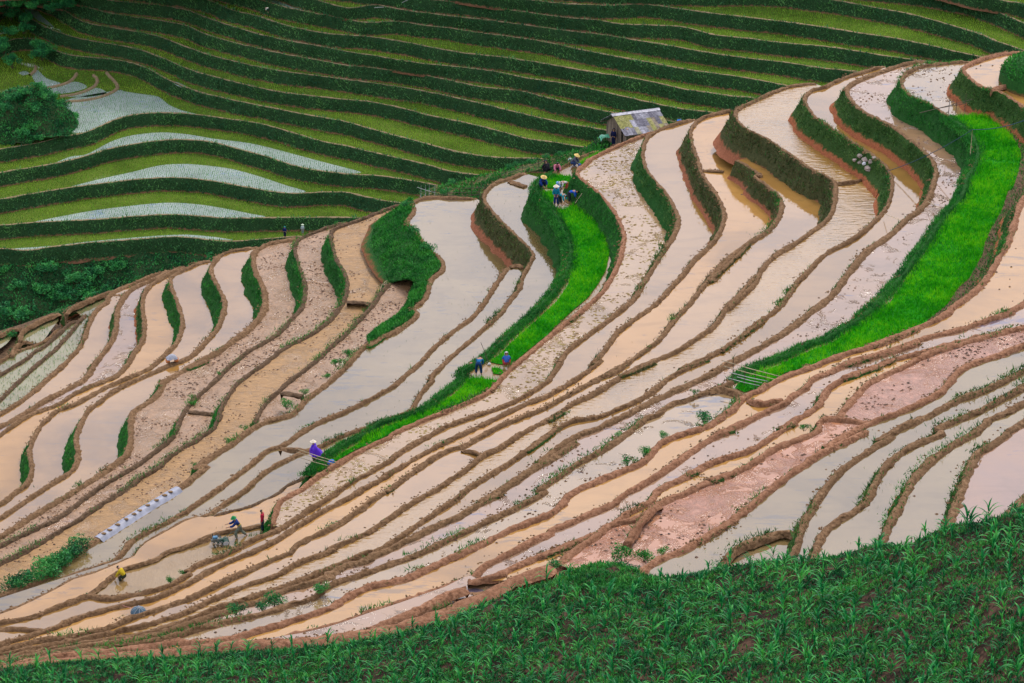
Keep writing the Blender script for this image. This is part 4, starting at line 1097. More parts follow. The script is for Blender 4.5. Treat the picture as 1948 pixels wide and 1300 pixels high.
v, f = blades(fat(rl_, 1, 0.03), 0.22 * rng.uniform(0.7, 1.3, len(rl_)), 0.11, 0.3)
stuff('new_rice_foliage', mk_mesh('new_rice', v, f, G_RICE2), 'newly set rice in rows on far terrace water with painted sky reflection', 'rice')

# rice just set out on the lowest paddies of the near spur
yp = []
for k in ('L1', 'L2', 'L3', 'X2', 'X3', 'X4', 'X5'):
    z = {'X2': -100.4, 'X3': -101.2, 'X4': -101.9, 'X5': -101.6}.get(k) or NEAR[k][0]
    p = scatter_in(PAD[k], 9)
    p3 = np.c_[p, np.full(len(p), z + CAMZ)]
    yp.append(p3[visible(p3)])
v, f = blades(fat(yp, 2, 0.04), 0.22, 0.035, 0.4)
stuff('thin_rice_foliage', mk_mesh('thin_rice', v, f, G_RICE2), 'thin young rice in the small paddies at the foot of the spur', 'rice')

# ------------------------------------------------------------------ seed beds
BED_T = {
    'b1': ("Q 1210,300 1330,215 1480,115 1600,50 | P 0,490 150,425 300,375 430,330 560,275 700,185 820,105 900,15 | F 965,1125 1080,1142 1200,1152 1175,1190 1090,1270 | P 1080,90 980,150 800,238 600,318 400,398 200,488 0,588 | Q 1600,88 1450,172 1330,240 1250,300", -84.2),
    'b2': ("F 1120,985 1200,920 1400,730 1560,590 1720,440 1830,290 1875,120 1885,0 | E 1880,1000 1850,900 1790,800 1730,715 | G 60,892 130,882 190,845 240,855 330,920 420,1020 490,1130 530,1240 | J 532,50 520,180 490,300 420,420 330,540 200,650 80,760 0,840 | F 1640,740 1500,850 1380,950 1310,1010 1190,1003", -84.2),
    'b3': ("E 1600,430 1720,385 1850,390 1875,420 1830,480 1700,505 1615,500", -84.2),
    'b4': ("E 1575,545 1680,522 1710,590 1690,640 1610,600", -84.2),
    'b5': ("G 240,465 400,382 520,337 535,346 420,412 310,470 250,490", -84.2),
    'b6': ("F 1130,1042 1185,1035 1262,1072 1230,1102 1150,1090", -84.2),
    'b7': ("I 1240,612 1400,605 1560,600 1700,700 1800,780 1870,880 1905,970 1890,1050 1870,1150 1825,1280 | L 1780,110 1720,290 1640,420 1560,600 1550,680 1430,900 1330,980 1230,1140 1060,1280 | M 1000,100 850,170 700,240 500,310 300,375 100,440 | N 850,650 700,692 620,742 450,830 320,872 230,830 300,762 450,692 600,642 750,572 950,482 1100,432 1200,372 1350,282 1480,182 1600,82 1700,20 | L 560,1260 700,1110 830,930 930,790 1000,700 1080,570 1160,440 1260,310 1380,170 1430,60 | I 1480,1150 1530,1020 1520,920 1480,810 1400,720 1300,650", -72.0),
}
M_SEEDGROUND = leaf_mat('seedbed_ground', (0.004, 0.11, 0.004), (0.010, 0.18, 0.004), (0.015, 0.24, 0.005), 0.5, 6.0, 0.9, 0.0, 0.1)
cuts = [("I 1510,1015 1700,1035 1910,1040", -71.8), ("L 1085,578 1300,610 1560,640", -71.8), ("N 1350,285 1500,330 1640,375", -71.8), ("L 1230,350 1400,375 1600,360", -71.8)]
cut_lines = [at_z(smooth(tr(t), 8), z)[:, :2] for t, z in cuts]
for k, (t, z) in BED_T.items():
    q = at_z(tr(t), z + 0.22)
    v, f = fill(q[:, :2])
    small = k in ('b3', 'b4', 'b5', 'b6')
    struct('seedbed_field', mk_mesh('seedbed_ground', np.c_[v, np.full(len(v), z + CAMZ + 0.05)], f, M_SEEDGROUND), None)
    p = scatter_in(q[:, :2], 150)
    if k == 'b7':
        for i, c in enumerate(cut_lines):
            d = np.min(((p[:, None, :] - c[None, ::3, :]) ** 2).sum(2), 1) ** 0.5
            p = p[(d > 0.22 if i < 2 else d > 0.12) | (rng.random(len(p)) < 0.12)]
    p3 = np.c_[p, np.full(len(p), z + CAMZ + 0.04)]
    vary = 1 + 0.28 * wob(p3, 1.8, 2)
    v, f = blades(p3, 0.30 * vary * rng.uniform(0.75, 1.2, len(p)), 0.055, 0.28)
    lab = {'b1': 'lower bright green rice seed bed below the two stooping workers', 'b2': 'long bright green curved seed bed behind the two stooping workers', 'b3': 'small round seed bed among the group of workers',
           'b4': 'small seed bed patch beside the worker with yellow hat', 'b5': 'thin strip of seedlings along the crest by the hut', 'b6': 'last uncut clump of seedlings between the two stooping workers',
           'b7': 'large bright green seed bed on the right below the bamboo rail'}[k]
    stuff('rice_seedling_foliage', mk_mesh('rice_seedlings', v, f, G_SEED), lab, 'rice seedlings')

_l = LINES['L26']
_p = to_px(_l)
_i = [i for i in range(len(_l)) if (_p[i, 0] > 1760 and _p[i, 1] > 165 and _p[i, 1] < 610)]
_s = _l[_i[0]:_i[-1] + 1, :2]
_e = at_z(tr("L 1040,1290 1230,1140 1330,980 1430,900 1550,680 1560,600 1640,420 1720,290 1780,110 | I 1825,1290 1870,1150 1890,1050 1905,970 1870,880 1800,780 1700,700 1560,600"), -71.85)[:, :2]
_poly = np.vstack([_s, _e[::-1]])
v, f = fill(_poly)
struct('bed_edge_ground', mk_mesh('bed_edge', np.c_[v, np.full(len(v), CAMZ - 71.9)], f, M_EARTH3))
p = scatter_in(_poly, 110)
dd = dist_to(p, _l)
p = p[(dd < 1.5 + 0.5 * rng.normal(size=len(p))) & (dd < 2.6)]
p3 = np.c_[p, np.full(len(p), CAMZ - 71.9)]
v, f = blades(p3, 0.24 * rng.uniform(0.5, 1.3, len(p3)), 0.06, 0.7)
stuff('strip_grass', mk_mesh('strip_grass', v, f, G_BRIGHT), 'grassy strip between the large seed bed and the dyke on its right', 'grass')
for V_, nm, lab in ((GARDEN, 'garden_foliage', 'leafy growth in the garden along the crest of the spur'), (YARD, 'yard_foliage', 'leafy growth round the foot of the hut')):
    p, n, tt = sample_grid(V_, 45, (0, V_.shape[1] - 1))
    p = p[wob(p, 2.5, 2) > -0.35]
    v, f = blades(p, 0.26 * rng.uniform(0.5, 1.5, len(p)), 0.12, 0.8, kind='kite')
    stuff(nm, mk_mesh(nm, v, f, G_BRIGHT), lab, 'undergrowth')

# grass band along the outer side of the seed beds
for key, lab in (('L17', 'grassy rim along the outer edge of the curved seed bed'), ('L25', 'grassy rim along the outer edge of the large seed bed')):
    l = LINES[key]
    px = to_px(l)
    sel = (px[:, 1] > (330 if key == 'L17' else 220)) & ((px[:, 0] < 1110) if key == 'L17' else (px[:, 0] > 1400))
    l = l[sel]
    n = normals(l)
    K = 120
    o = rng.uniform(-0.55, 0.45, (len(l), K))
    s = rng.uniform(-0.2, 0.2, (len(l), K, 3))
    P = l[:, None, :] + np.concatenate([n[:, None, :] * o[..., None], np.zeros((len(l), K, 1))], 2) + s * np.array([1, 1, 0])
    P = P.reshape(-1, 3)
    P[:, 2] -= 0.1 + np.clip(-o.ravel() - 0.2, 0, 1) * 0.7
    P = P[visible(P)]
    v, f = blades(P, 0.24 * rng.uniform(0.5, 1.3, len(P)), 0.06, 0.6)
    stuff('rim_grass', mk_mesh('rim_grass', v, f, G_BRIGHT), lab, 'grass')

# ------------------------------------------------------------------ straw and clods lying in the paddies
def clods(pts, size, flat=0.45):
    n = len(pts)
    s = size * rng.uniform(0.5, 1.5, n)
    a0 = rng.uniform(0, 6.28, n)
    vs = []
    for k in range(5):
        a = a0 + k * 1.2566
        rr = s * rng.uniform(0.6, 1.2, n)
        vs.append(pts + np.stack([np.cos(a) * rr * 1.25, np.sin(a) * rr * 0.8, np.full(n, -0.03)], 1))
    vs.append(pts + np.stack([rng.normal(0, 0.15, n) * s, rng.normal(0, 0.15, n) * s, s * flat], 1))
    V = np.stack(vs, 1).reshape(-1, 3)
    base = np.arange(n)[:, None] * 6
    F = np.concatenate([base + np.array([[k, (k + 1) % 5, 5]]) for k in range(5)], 0)
    return V, F


z18 = NEAR['L18'][0] + CAMZ
p = scatter_in(PAD['L18'], 16)
d = dist_to(p, LINES['L19'])
d2 = dist_to(p, LINES['L18'])
q3 = np.c_[p, np.full(len(p), z18)]
w = 1.1 - d / 3.2 + 0.7 * wob(q3, 3.0, 2)
upper = to_px(q3)[:, 1] < 420
w = np.where(upper, 0.35 + 0.9 * wob(q3, 4.0, 2) - np.clip(1.3 - d2, 0, 2), w)
keep = (rng.random(len(p)) < np.clip(w, 0, 1)) | ((d2 < 0.75) & (rng.random(len(p)) < 0.35))
v, f = clods(q3[keep], 0.14, 0.3)
stuff('straw_litter', mk_mesh('straw_litter', v, f, G_STRAW), 'old straw and clods lying in the long muddy paddy beside the seed bed', 'straw')
cl = []
for k, dens, th in (('L25', 1.6, 0.1), ('L24', 1.5, 0.0), ('L9', 5.0, -0.2), ('L10', 5.0, -0.2), ('L12', 6.0, -0.2), ('L11', 3.0, 0.0), ('L12b', 6.0, -0.2), ('L29', 5.0, 0.0), ('L30', 2.2, 0.1), ('L26', 0.3, 0.3), ('L28', 0.35, 0.3), ('L27', 0.4, 0.3), ('L35', 0.3, 0.0), ('L32', 0.3, 0.2), ('L33', 0.25, 0.2), ('L20', 0.12, 0), ('X20', 1.5, 0.1)):
    z = (NEAR[k][0] if k in NEAR else {'X20': -68.1, 'L12b': -89.6}[k]) + CAMZ
    p = scatter_in(PAD[k], dens * 2)
    p3 = np.c_[p, np.full(len(p), z + 0.01)]
    p3 = p3[(wob(p3, 5.0, 2) > th) & visible(p3)]
    cl.append(p3)
cl = np.vstack(cl)
v, f = clods(cl, 0.08, 0.6)
stuff('mud_litter', mk_mesh('mud_litter', v, f, G_CLOD), 'dark clods of mud and stubble scattered over the wet paddies', 'mud clods')
# sprigs standing in the water
sp_ = []
for k, dens in (('L13', 0.9), ('L14', 0.8), ('L15', 0.6), ('L32', 0.8), ('L33', 0.9), ('L34', 0.9), ('L27', 0.3), ('L16', 0.5), ('L20', 0.2), ('L24', 0.3)):
    z = (-85.3 if k == 'L16' else NEAR[k][0]) + CAMZ
    p = scatter_in(PAD[k], dens)
    p3 = np.c_[p, np.full(len(p), z)]
    p3 = p3[(wob(p3, 6.0, 2) > -0.1) & visible(p3)]
    sp_.append(p3)
v, f = blades(fat(sp_, 2, 0.05), 0.13, 0.02, 0.8)
stuff('water_weeds', mk_mesh('water_weeds', v, f, G_BANK), 'sparse weeds poking out of the flooded paddies', 'weeds')

# ------------------------------------------------------------------ bushy bank between the tan paddy and the big pond
def ground_loft(lo, up, z0, z1, n, rows, bulge):
    A = resample_n(at_z(smooth(tr(lo), 4), z0), n)
    B = resample_n(at_z(smooth(tr(up), 4), z1), n)
    ts = np.linspace(0, 1, rows)
    V = np.stack([A + (B - A) * t + np.array([0, 0, 1.0]) * bulge * math.sin(math.pi * t) for t in ts], 1)
    return V, ts


BV, bts = ground_loft("E 370,655 250,720 120,790 0,870 | C 1690,260 1650,350 1620,430 1640,490 1700,620 1780,730 1845,790 | F 165,285 205,262 300,255 385,245 395,300 350,440 270,580 180,650 60,740 0,790",
                      "E 410,670 400,730 360,790 350,830 420,905 500,1010 600,1110 | F 600,20 650,90 665,140 610,190 550,260 530,360 475,445 405,490 425,550 415,580 350,635 250,705 100,775 0,855", -90.0, -88.05, 90, 8, 0.35)
T = np.repeat(bts[None], 90, 0)
struct('bushy_bank_terrain', mk_mesh('bushy_bank', BV.reshape(-1, 3), strip_faces(90, 8), M_RISER_GREEN, True, None, {'t': T.ravel()}))
p, n, tt = sample_grid(BV, 90, (1, 7))
qq = wob(p, 2.0, 2)
tall = np.clip(0.16 + 0.22 * (tt / 7) + 0.12 * qq, 0.1, 0.6)
v, f = blades(p, tall, 0.09, 0.6, kind='kite')
stuff('bank_scrub_foliage', mk_mesh('bank_scrub', v, f, G_BRIGHT), 'lush green scrub on the broad bank above the muddy paddies', 'scrub')


# ------------------------------------------------------------------ bushes: leaves through the crown, a few stems
def bush_parts(r, h, nleaf, leaf, lumps=5, seed=0):
    g = np.random.default_rng(seed)
    cs = np.c_[g.normal(0, 0.45 * r, (lumps, 2)), g.uniform(0.35, 0.8, lumps) * h]
    rs = g.uniform(0.35, 0.6, lumps) * r
    P = []
    for c, rr in zip(cs, rs):
        d = g.normal(size=(nleaf // lumps, 3))
        d /= np.linalg.norm(d, axis=1)[:, None]
        rad = rr * g.uniform(0.55, 1.1, len(d)) ** 0.6
        q = c + d * rad[:, None] * np.array([1, 1, 0.8])
        P.append(q)
    P = np.vstack(P)
    P = P[P[:, 2] > 0.02]
    m = len(P)
    ax = g.normal(size=(m, 3)); ax[:, 2] = np.abs(ax[:, 2]) * 0.6
    ax /= np.linalg.norm(ax, axis=1)[:, None]
    sd = np.cross(ax, g.normal(size=(m, 3)))
    sd /= np.linalg.norm(sd, axis=1)[:, None]
    Ln = leaf * g.uniform(0.6, 1.4, m)[:, None]
    V = np.stack([P, P + ax * Ln * 0.5 - sd * Ln * 0.27, P + ax * Ln, P + ax * Ln * 0.5 + sd * Ln * 0.27], 1).reshape(-1, 3)
    F = np.arange(m * 4).reshape(m, 4)
    # stems
    sv, sf = [], []
    for c in cs:
        b = np.array([c[0] * 0.25, c[1] * 0.25, -0.25])
        t = c + np.array([0, 0, 0.1 * h])
        rr = 0.035 * h / 1.2 + 0.01
        i = len(sv)
        for q, w_ in ((b, rr), (t, rr * 0.35)):
            for k in range(4):
                sv.append(q + np.array([math.cos(k * 1.571), math.sin(k * 1.571), 0]) * w_)
        for k in range(4):
            sf.append((i + k, i + (k + 1) % 4, i + 4 + (k + 1) % 4, i + 4 + k))
    return V, F, np.array(sv), sf


def bush_meshes(tag, r, h, nleaf, leaf, mat, n=3, lumps=5):
    out = []
    for s in range(n):
        V, F, sv, sf = bush_parts(r, h, nleaf, leaf, lumps, 11 * s + int(r * 100) + len(tag))
        out.append((mk_mesh(tag + '_crown', V, F, mat), mk_mesh(tag + '_stems', sv, sf, G_STEM)))
    return out


def put_bush(kind, meshes, p, s, label, group=None, cat='bush', i=None):
    cm, sm = meshes[int(rng.integers(len(meshes))) if i is None else i]
    e = add(kind, None, loc=tuple(map(float, p)), label=label, category=cat)
    e.rotation_euler = (0, 0, rng.uniform(0, 6.28))
    e.scale = (s, s, s * rng.uniform(0.85, 1.15))
    if group:
        e['group'] = group
    add('crown', cm, e)
    add('stem', sm, e)
    return e


B_FAR = bush_meshes('valley_shrub', 1.7, 2.0, 1000, 0.30, G_FARBUSH, 4, 7)
B_MID = bush_meshes('shrub', 0.6, 0.55, 900, 0.10, G_BUSH, 3, 9)
B_LITE = bush_meshes('light_shrub', 0.55, 0.36, 800, 0.09, G_BRIGHT, 3, 9)
B_FERN = bush_meshes('valley_tree', 1.9, 3.0, 1100, 0.34, G_FARBUSH, 3, 9)

# undergrowth on the slopes
def under(name, V, dens, leaf, mat, label, rows=None, lim=60):
    rows = rows or (0, V.shape[1] - 1)
    p, n, tt = sample_grid(V, dens, rows)
    p = p[visible(p, lim)]
    v, f = blades(p, leaf * rng.uniform(0.5, 1.5, len(p)), leaf * 0.55, 0.9, kind='kite')
    stuff(name, mk_mesh(name, v, f, mat), label, 'undergrowth')
    return len(p)


under('valley_undergrowth', VALLEY, 18, 0.38, G_FARBUSH, 'tangled green undergrowth on the valley side beyond the spur', (0, 8))
under('crest_undergrowth', BACK, 30, 0.22, G_BUSH, 'low green growth just behind the crest of the spur', (0, 5))
fl0 = VALLEY
cand = []
g2 = np.random.default_rng(21)
for k in range(400):
    i = int(g2.integers(fl0.shape[0]))
    j = g2.uniform(0.3, 6.5)
    a = fl0[i, int(j)]
    b = fl0[i, int(j) + 1]
    q = a + (b - a) * (j % 1)
    u = to_px(q)[0]
    if not (-30 < u[0] < 560 and 455 < u[1] < 640):
        continue
    if any(np.linalg.norm(q - c) < 2.0 for c in cand):
        continue
    cand.append(q)
    if len(cand) >= 64:
        break
for q in cand:
    put_bush('valley_shrub', B_FAR if g2.random() < 0.6 else B_FERN, q - np.array([0, 0, 0.2]), g2.uniform(0.55, 1.05), 'leafy dark green shrub in the thicket of the valley side beyond the spur', 'shrubs of the valley thicket', 'shrub')

# the wooded knoll at the left edge of the far terraces, and the scrubby slope above it
M_KN = M_UNDER
kc = at_z([(38, 262)], FZ0 + FDZ * 4)[0]
th = np.linspace(0, 2 * math.pi, 49)[:-1]
rings = np.linspace(0, 1, 12)
KV = np.zeros((len(th) + 1, len(rings), 3))
for j, r_ in enumerate(rings):
    for i in range(len(th) + 1):
        a = th[i % len(th)]
        KV[i, j] = kc + np.array([math.cos(a) * 8.3 * r_, math.sin(a) * 7.5 * r_ + 4, 6.2 * (1 - r_ ** 2.0) - 0.3])
KV[:, :, 2] += 1.3 * wob(KV.reshape(-1, 3), 5.0).reshape(KV.shape[:2])
KV[-1] = KV[0]
struct('knoll_terrain', mk_mesh('knoll', KV.reshape(-1, 3), strip_faces(len(th) + 1, len(rings)), M_KN, True))
under('knoll_undergrowth', KV, 30, 0.36, G_FARBUSH, 'dense dark green scrub covering the knoll at the left of the far terraces')
for k in range(26):
    i, j = int(g2.integers(len(th))), int(g2.integers(2, 11))
    q = KV[i, j]
    put_bush('knoll_shrub', B_FAR, q - np.array([0, 0, 0.3]), g2.uniform(0.5, 0.85), 'dark rounded shrub on the scrubby knoll left of the far terraces', 'shrubs on the knoll', 'shrub')
for k in range(30):
    u = (g2.uniform(-20, 95), g2.uniform(-10, 125))
    if u[0] > 30 + u[1] * 0.55 and u[1] < 60:
        continue
    lev = FZ0 + FDZ * (7.3 - u[1] / 48.0)
    q = at_z([u], lev)[0]
    put_bush('slope_shrub', B_FAR, q - np.array([0, 0, 0.5]), g2.uniform(0.5, 0.9), 'dark shrub on the steep slope at the far end of the green terraces', 'shrubs on the far slope', 'shrub')

for k in range(16):
    q = at_z([(g2.uniform(5, 135), g2.uniform(-10, 14))], FZ0 + FDZ * 8.6)[0]
    put_bush('slope_shrub', B_FAR, q - np.array([0, 0, 0.6]), g2.uniform(0.5, 0.85), 'dark shrub on the steep slope at the far end of the green terraces', 'shrubs on the far slope', 'shrub')

# ------------------------------------------------------------------ bushes along dykes and gardens (photo pixel, level, size, kind, label)
BUSH = [
    ((60, 1103), -88.1, 1.5, 'M', 'low dark bush at the lower end of the hedge row under the muddy paddy'),
    ((85, 1090), -88.1, 1.6, 'M', 'second bush of the dark hedge row under the muddy paddy'),
    ((108, 1076), -88.1, 1.6, 'M', 'middle bush of the dark hedge row under the muddy paddy'),
    ((125, 1062), -88.1, 1.3, 'M', 'fourth bush of the dark hedge row, beside the plastic sheet'),
    ((145, 1046), -88.1, 1.5, 'M', 'top bush of the dark hedge row, just below the plastic sheet'),
    ((30, 1113), -88.1, 1.2, 'M', 'smallest bush of the dark hedge row, nearest the left edge'),
    ((660, 672), -88.2, 0.75, 'L', 'bushy weed clump at the upper end of the dyke weeds'),
    ((640, 690), -88.2, 0.85, 'L', 'bushy weed clump where white flowers show on the dyke'),
    ((622, 714), -88.2, 0.6, 'L', 'small weed clump halfway down the dyke of the muddy strip'),
    ((580, 745), -88.2, 0.6, 'L', 'round weed clump by the short cross dyke'),
    ((545, 770), -88.2, 0.9, 'L', 'large weed clump filling the corner of the muddy strip'),
    ((470, 815), -88.2, 0.7, 'L', 'weed clump at the pointed end of the muddy strip'),
    ((437, 838), -88.2, 0.6, 'L', 'weed clump on the dyke left of the purple clad worker'),
    ((372, 884), -88.2, 0.5, 'L', 'single weed tuft on the dyke above the plastic sheet'),
    ((1175, 825), -70.4, 0.45, 'L', 'small leafy sprig on the dyke above the muddy strip'),
    ((1225, 860), -70.2, 0.75, 'L', 'lush weed clump on the reddish dyke, upper one of two'),
    ((1195, 878), -70.2, 0.75, 'L', 'lush weed clump on the reddish dyke, lower one of two'),
    ((1262, 828), -70.2, 0.55, 'L', 'trailing weed clump above the two lush ones'),
    ((1340, 795), -70.2, 0.8, 'M', 'dark bush on the mud below the bamboo rail'),
    ((1322, 744), -71.5, 0.4, 'L', 'leafy sprig on the mud left of the bamboo rail'),
    ((1530, 812), -67.6, 0.55, 'L', 'grassy tuft at the bend of the pink paddy dyke'),
    ((525, 1145), -72.3, 0.9, 'M', 'broad dark tuft on the low dyke near the bottom of the slope'),
    ((500, 1153), -72.3, 0.7, 'M', 'smaller dark tuft left of the broad one near the bottom'),
    ((450, 1160), -72.3, 0.8, 'M', 'dark mound of weeds at the left end of the low dyke'),
    ((610, 1122), -71.7, 0.7, 'M', 'brown green mound of weeds at the right end of the low dyke'),
    ((325, 1103), -83.6, 0.55, 'L', 'leafy sprig at the edge of the ploughed paddy'),
    ((350, 1088), -83.6, 0.5, 'L', 'flowering weed on the bank of the ploughed paddy'),
    ((1185, 1055), -67.3, 1.2, 'L', 'dense green bush at the corner of the pink mud paddy'),
    ((1225, 1060), -67.3, 0.9, 'L', 'low spreading bush beside the dense one at the mud corner'),
    ((1260, 1048), -67.2, 0.6, 'L', 'grass clump along the foot of the dyke by the mud corner'),
    ((1195, 1092), -66.5, 1.1, 'M', 'dark bush between the maize and the curled dyke'),
    ((1052, 1075), -67.9, 0.6, 'M', 'thin dark sapling at the edge of the maize'),
    ((845, 368), -89.1, 0.8, 'M', 'blue green bush behind the big pond'),
    ((872, 366), -89.1, 0.7, 'L', 'round cabbage green clump in the crest garden, nearest the pond'),
    ((893, 357), -88.8, 0.6, 'L', 'rounded clump in the back row of the crest garden'),
    ((900, 367), -88.9, 0.65, 'L', 'rounded clump in the front row of the crest garden'),
    ((922, 350), -88.4, 0.6, 'L', 'rounded clump in the middle of the crest garden'),
    ((940, 343), -88, 0.6, 'L', 'rounded clump at the upper end of the crest garden'),
    ((858, 349), -89.2, 0.8, 'M', 'dark bush on the far rim of the crest garden'),
    ((968, 321), -87.3, 0.7, 'M', 'dark bush on the crest above the small pond'),
    ((985, 314), -87.2, 0.7, 'M', 'dark bush on the crest right of the garden'),
    ((1010, 309), -86.9, 0.7, 'M', 'dark bush on the crest left of the workers'),
    ((1040, 300), -86.6, 0.7, 'M', 'dark bush on the crest behind the workers'),
    ((1068, 294), -86.2, 0.7, 'M', 'dark bush on the crest near the hut path'),
    ((775, 392), -88.2, 0.8, 'M', 'dark bush at the top corner of the scrubby bank'),
    ((790, 440), -88.1, 0.9, 'M', 'bush on the scrubby bank near its upper rim'),
    ((815, 475), -88.1, 1.0, 'M', 'bush on the scrubby bank at its widest bend'),
    ((825, 500), -88.1, 0.9, 'L', 'bright bush on the scrubby bank under the bend'),
    ((800, 540), -88.1, 0.8, 'L', 'bright bush where the scrubby bank narrows'),
    ((120, 600), -101.6, 1.1, 'M', 'dark bush between the small paddies at the foot of the spur'),
    ((137, 592), -101.2, 1.0, 'M', 'dark bush right of its twin at the foot of the spur'),
    ((20, 640), -102, 1.0, 'M', 'dark bush at the left end of the small paddies'),
    ((85, 632), -101.5, 0.8, 'M', 'dark bush under the pale triangular paddy'),
    ((30, 667), -101.6, 0.8, 'M', 'bush on the bank below the leftmost small paddy'),
    ((888, 704), -84.7, 0.55, 'L', 'bundle of cut seedlings left of the blue clad worker'),
    ((928, 690), -84.4, 0.45, 'L', 'bundle of cut seedlings right of the blue clad worker'),
    ((1078, 320), -84.5, 0.7, 'L', 'heap of pulled seedlings beside the worker in the yellow hat'),
    ((1660, 1062), -62.5, 0.9, 'M', 'twiggy bush rising over the maize edge by the pond dyke'),
    ((1690, 1058), -62.3, 1.0, 'M', 'leafy bush right of the twiggy one at the maize edge'),
    ((1630, 1070), -62.7, 0.8, 'M', 'low bush left of the twiggy one at the maize edge'),
    ((1440, 1085), -64.6, 0.8, 'M', 'bush under the curled dyke at the maize edge'),
    ((1370, 1088), -65.2, 0.9, 'M', 'dark bush at the left foot of the curled dyke'),
    ((1520, 1075), -64.0, 0.8, 'M', 'bush between the two dyke ends at the maize edge'),
    ((1935, 985), -61.3, 1.0, 'M', 'bush at the right end of the maize edge'),
]
for u, lev, s, kd, lab in BUSH:
    q = at_z([u], lev)[0]
    put_bush('bush', B_MID if kd == 'M' else B_LITE, q - np.array([0, 0, 0.12]), s * 0.95, lab, None, 'bush')

l = LINES['L13']
px_ = to_px(l)
l = l[(px_[:, 0] > -20) & (px_[:, 0] < 168) & (px_[:, 1] > 1020)]
nl_ = normals(l)
K = 90
o_ = rng.uniform(-1.1, 0.0, (len(l), K))
P = (l[:, None, :] + np.concatenate([nl_[:, None, :] * o_[..., None], np.zeros((len(l), K, 1))], 2)).reshape(-1, 3) + rng.normal(0, 0.1, (len(l) * K, 3)) * np.array([1, 1, 0])
hh = 0.45 * (1 + 0.6 * wob(P, 1.6, 2))
P[:, 2] += rng.uniform(-0.5, 0.6, len(P)) * np.clip(hh, 0.1, 1)
v, f = blades(P, 0.16 * rng.uniform(0.5, 1.4, len(P)), 0.06, 0.9, kind='kite')
stuff('hedge_foliage', mk_mesh('hedge_foliage', v, f, G_BUSH), 'dark green hedge band along the dyke at the lower left', 'undergrowth')
cl = []
for key, V, z, zl in RISERS:
    c = np.repeat(V[:, 5], 4, 0)
    c = c + rng.normal(0, 1, c.shape) * np.array([0.13, 0.13, 0.02])
    c = c[(wob(c, 2.5, 2) > 0.1) & visible(c)]
    cl.append(c)
cl = np.vstack(cl)
v, f = clods(cl, 0.055, 0.7)
stuff('dyke_litter', mk_mesh('dyke_litter', v, f, M_EARTH), 'crumbling lumps of earth along the tops and edges of the dykes', 'earth clods')

# grassy nose at the top right
nc = at_z([(1962, 172)], -70.3)[0]
for_r = np.linspace(0, 1, 8)
NV = np.zeros((25, 8, 3))
for j, r_ in enumerate(for_r):
    for i in range(25):
        a = i / 24 * 2 * math.pi
        NV[i, j] = nc + np.array([math.cos(a) * 2.1 * (r_ if j < 6 else 0.75 + 0.25 * r_), math.sin(a) * 3.2 * r_ + 1.5, 2.0 * (1 - r_ ** 4) - 0.1])
struct('green_knoll_terrain', mk_mesh('green_knoll', NV.reshape(-1, 3), strip_faces(25, 8), M_RISER_GREEN, True, None, {'t': np.repeat((1 - for_r)[None] * 2, 25, 0).ravel()}))
under('knoll_grass', NV, 60, 0.22, G_BRIGHT, 'bright grass on the small knoll at the right end of the crest', (0, 6))

# ------------------------------------------------------------------ the maize slope
def field_pts(n):
    x = rng.uniform(bp[:, 0].min(), bp[:, 0].max(), n)
    d = rng.uniform(-0.6, 34, n)
    y = np.interp(x, bp[:, 0], bp[:, 1]) - d
    xy = np.stack([x, y], 1)
    z, dd = field_z(xy)
    z = np.where(d < 0, np.interp(x, bp[:, 0], bp[:, 2]) + d * 0.4, z)
    return np.c_[xy, z]


P = field_pts(560000)
P = P[visible(P, 30)]
q = wob(P, 2.3, 3) + 0.5 * wob(P, 0.8, 2)
P = P[q > -0.75 + 0.35 * rng.normal(size=len(P))]
print('weeds', len(P))
v, f = blades(P, 0.17 * rng.uniform(0.5, 1.5, len(P)), 0.06, 0.9, kind='kite')
stuff('field_weeds', mk_mesh('field_weeds', v, f, G_WEED), 'thick green weeds between the maize plants of the front slope', 'weeds')
P2 = P[(wob(P + 77, 3.5, 2) > 0.35)]
P2 = P2[rng.random(len(P2)) < 0.35]
_q = to_px(P)
P2 = np.vstack([P2, P[(_q[:, 0] > 1070) & (_q[:, 0] < 1250) & (_q[:, 1] < 1125)]])
v, f = blades(P2 + np.array([0, 0, 0.05]), 0.17 * rng.uniform(0.5, 1.4, len(P2)), 0.04, 0.8)
stuff('tall_grass', mk_mesh('tall_grass', v, f, G_BRIGHT), 'lighter grass patches among the maize of the front slope', 'grass')


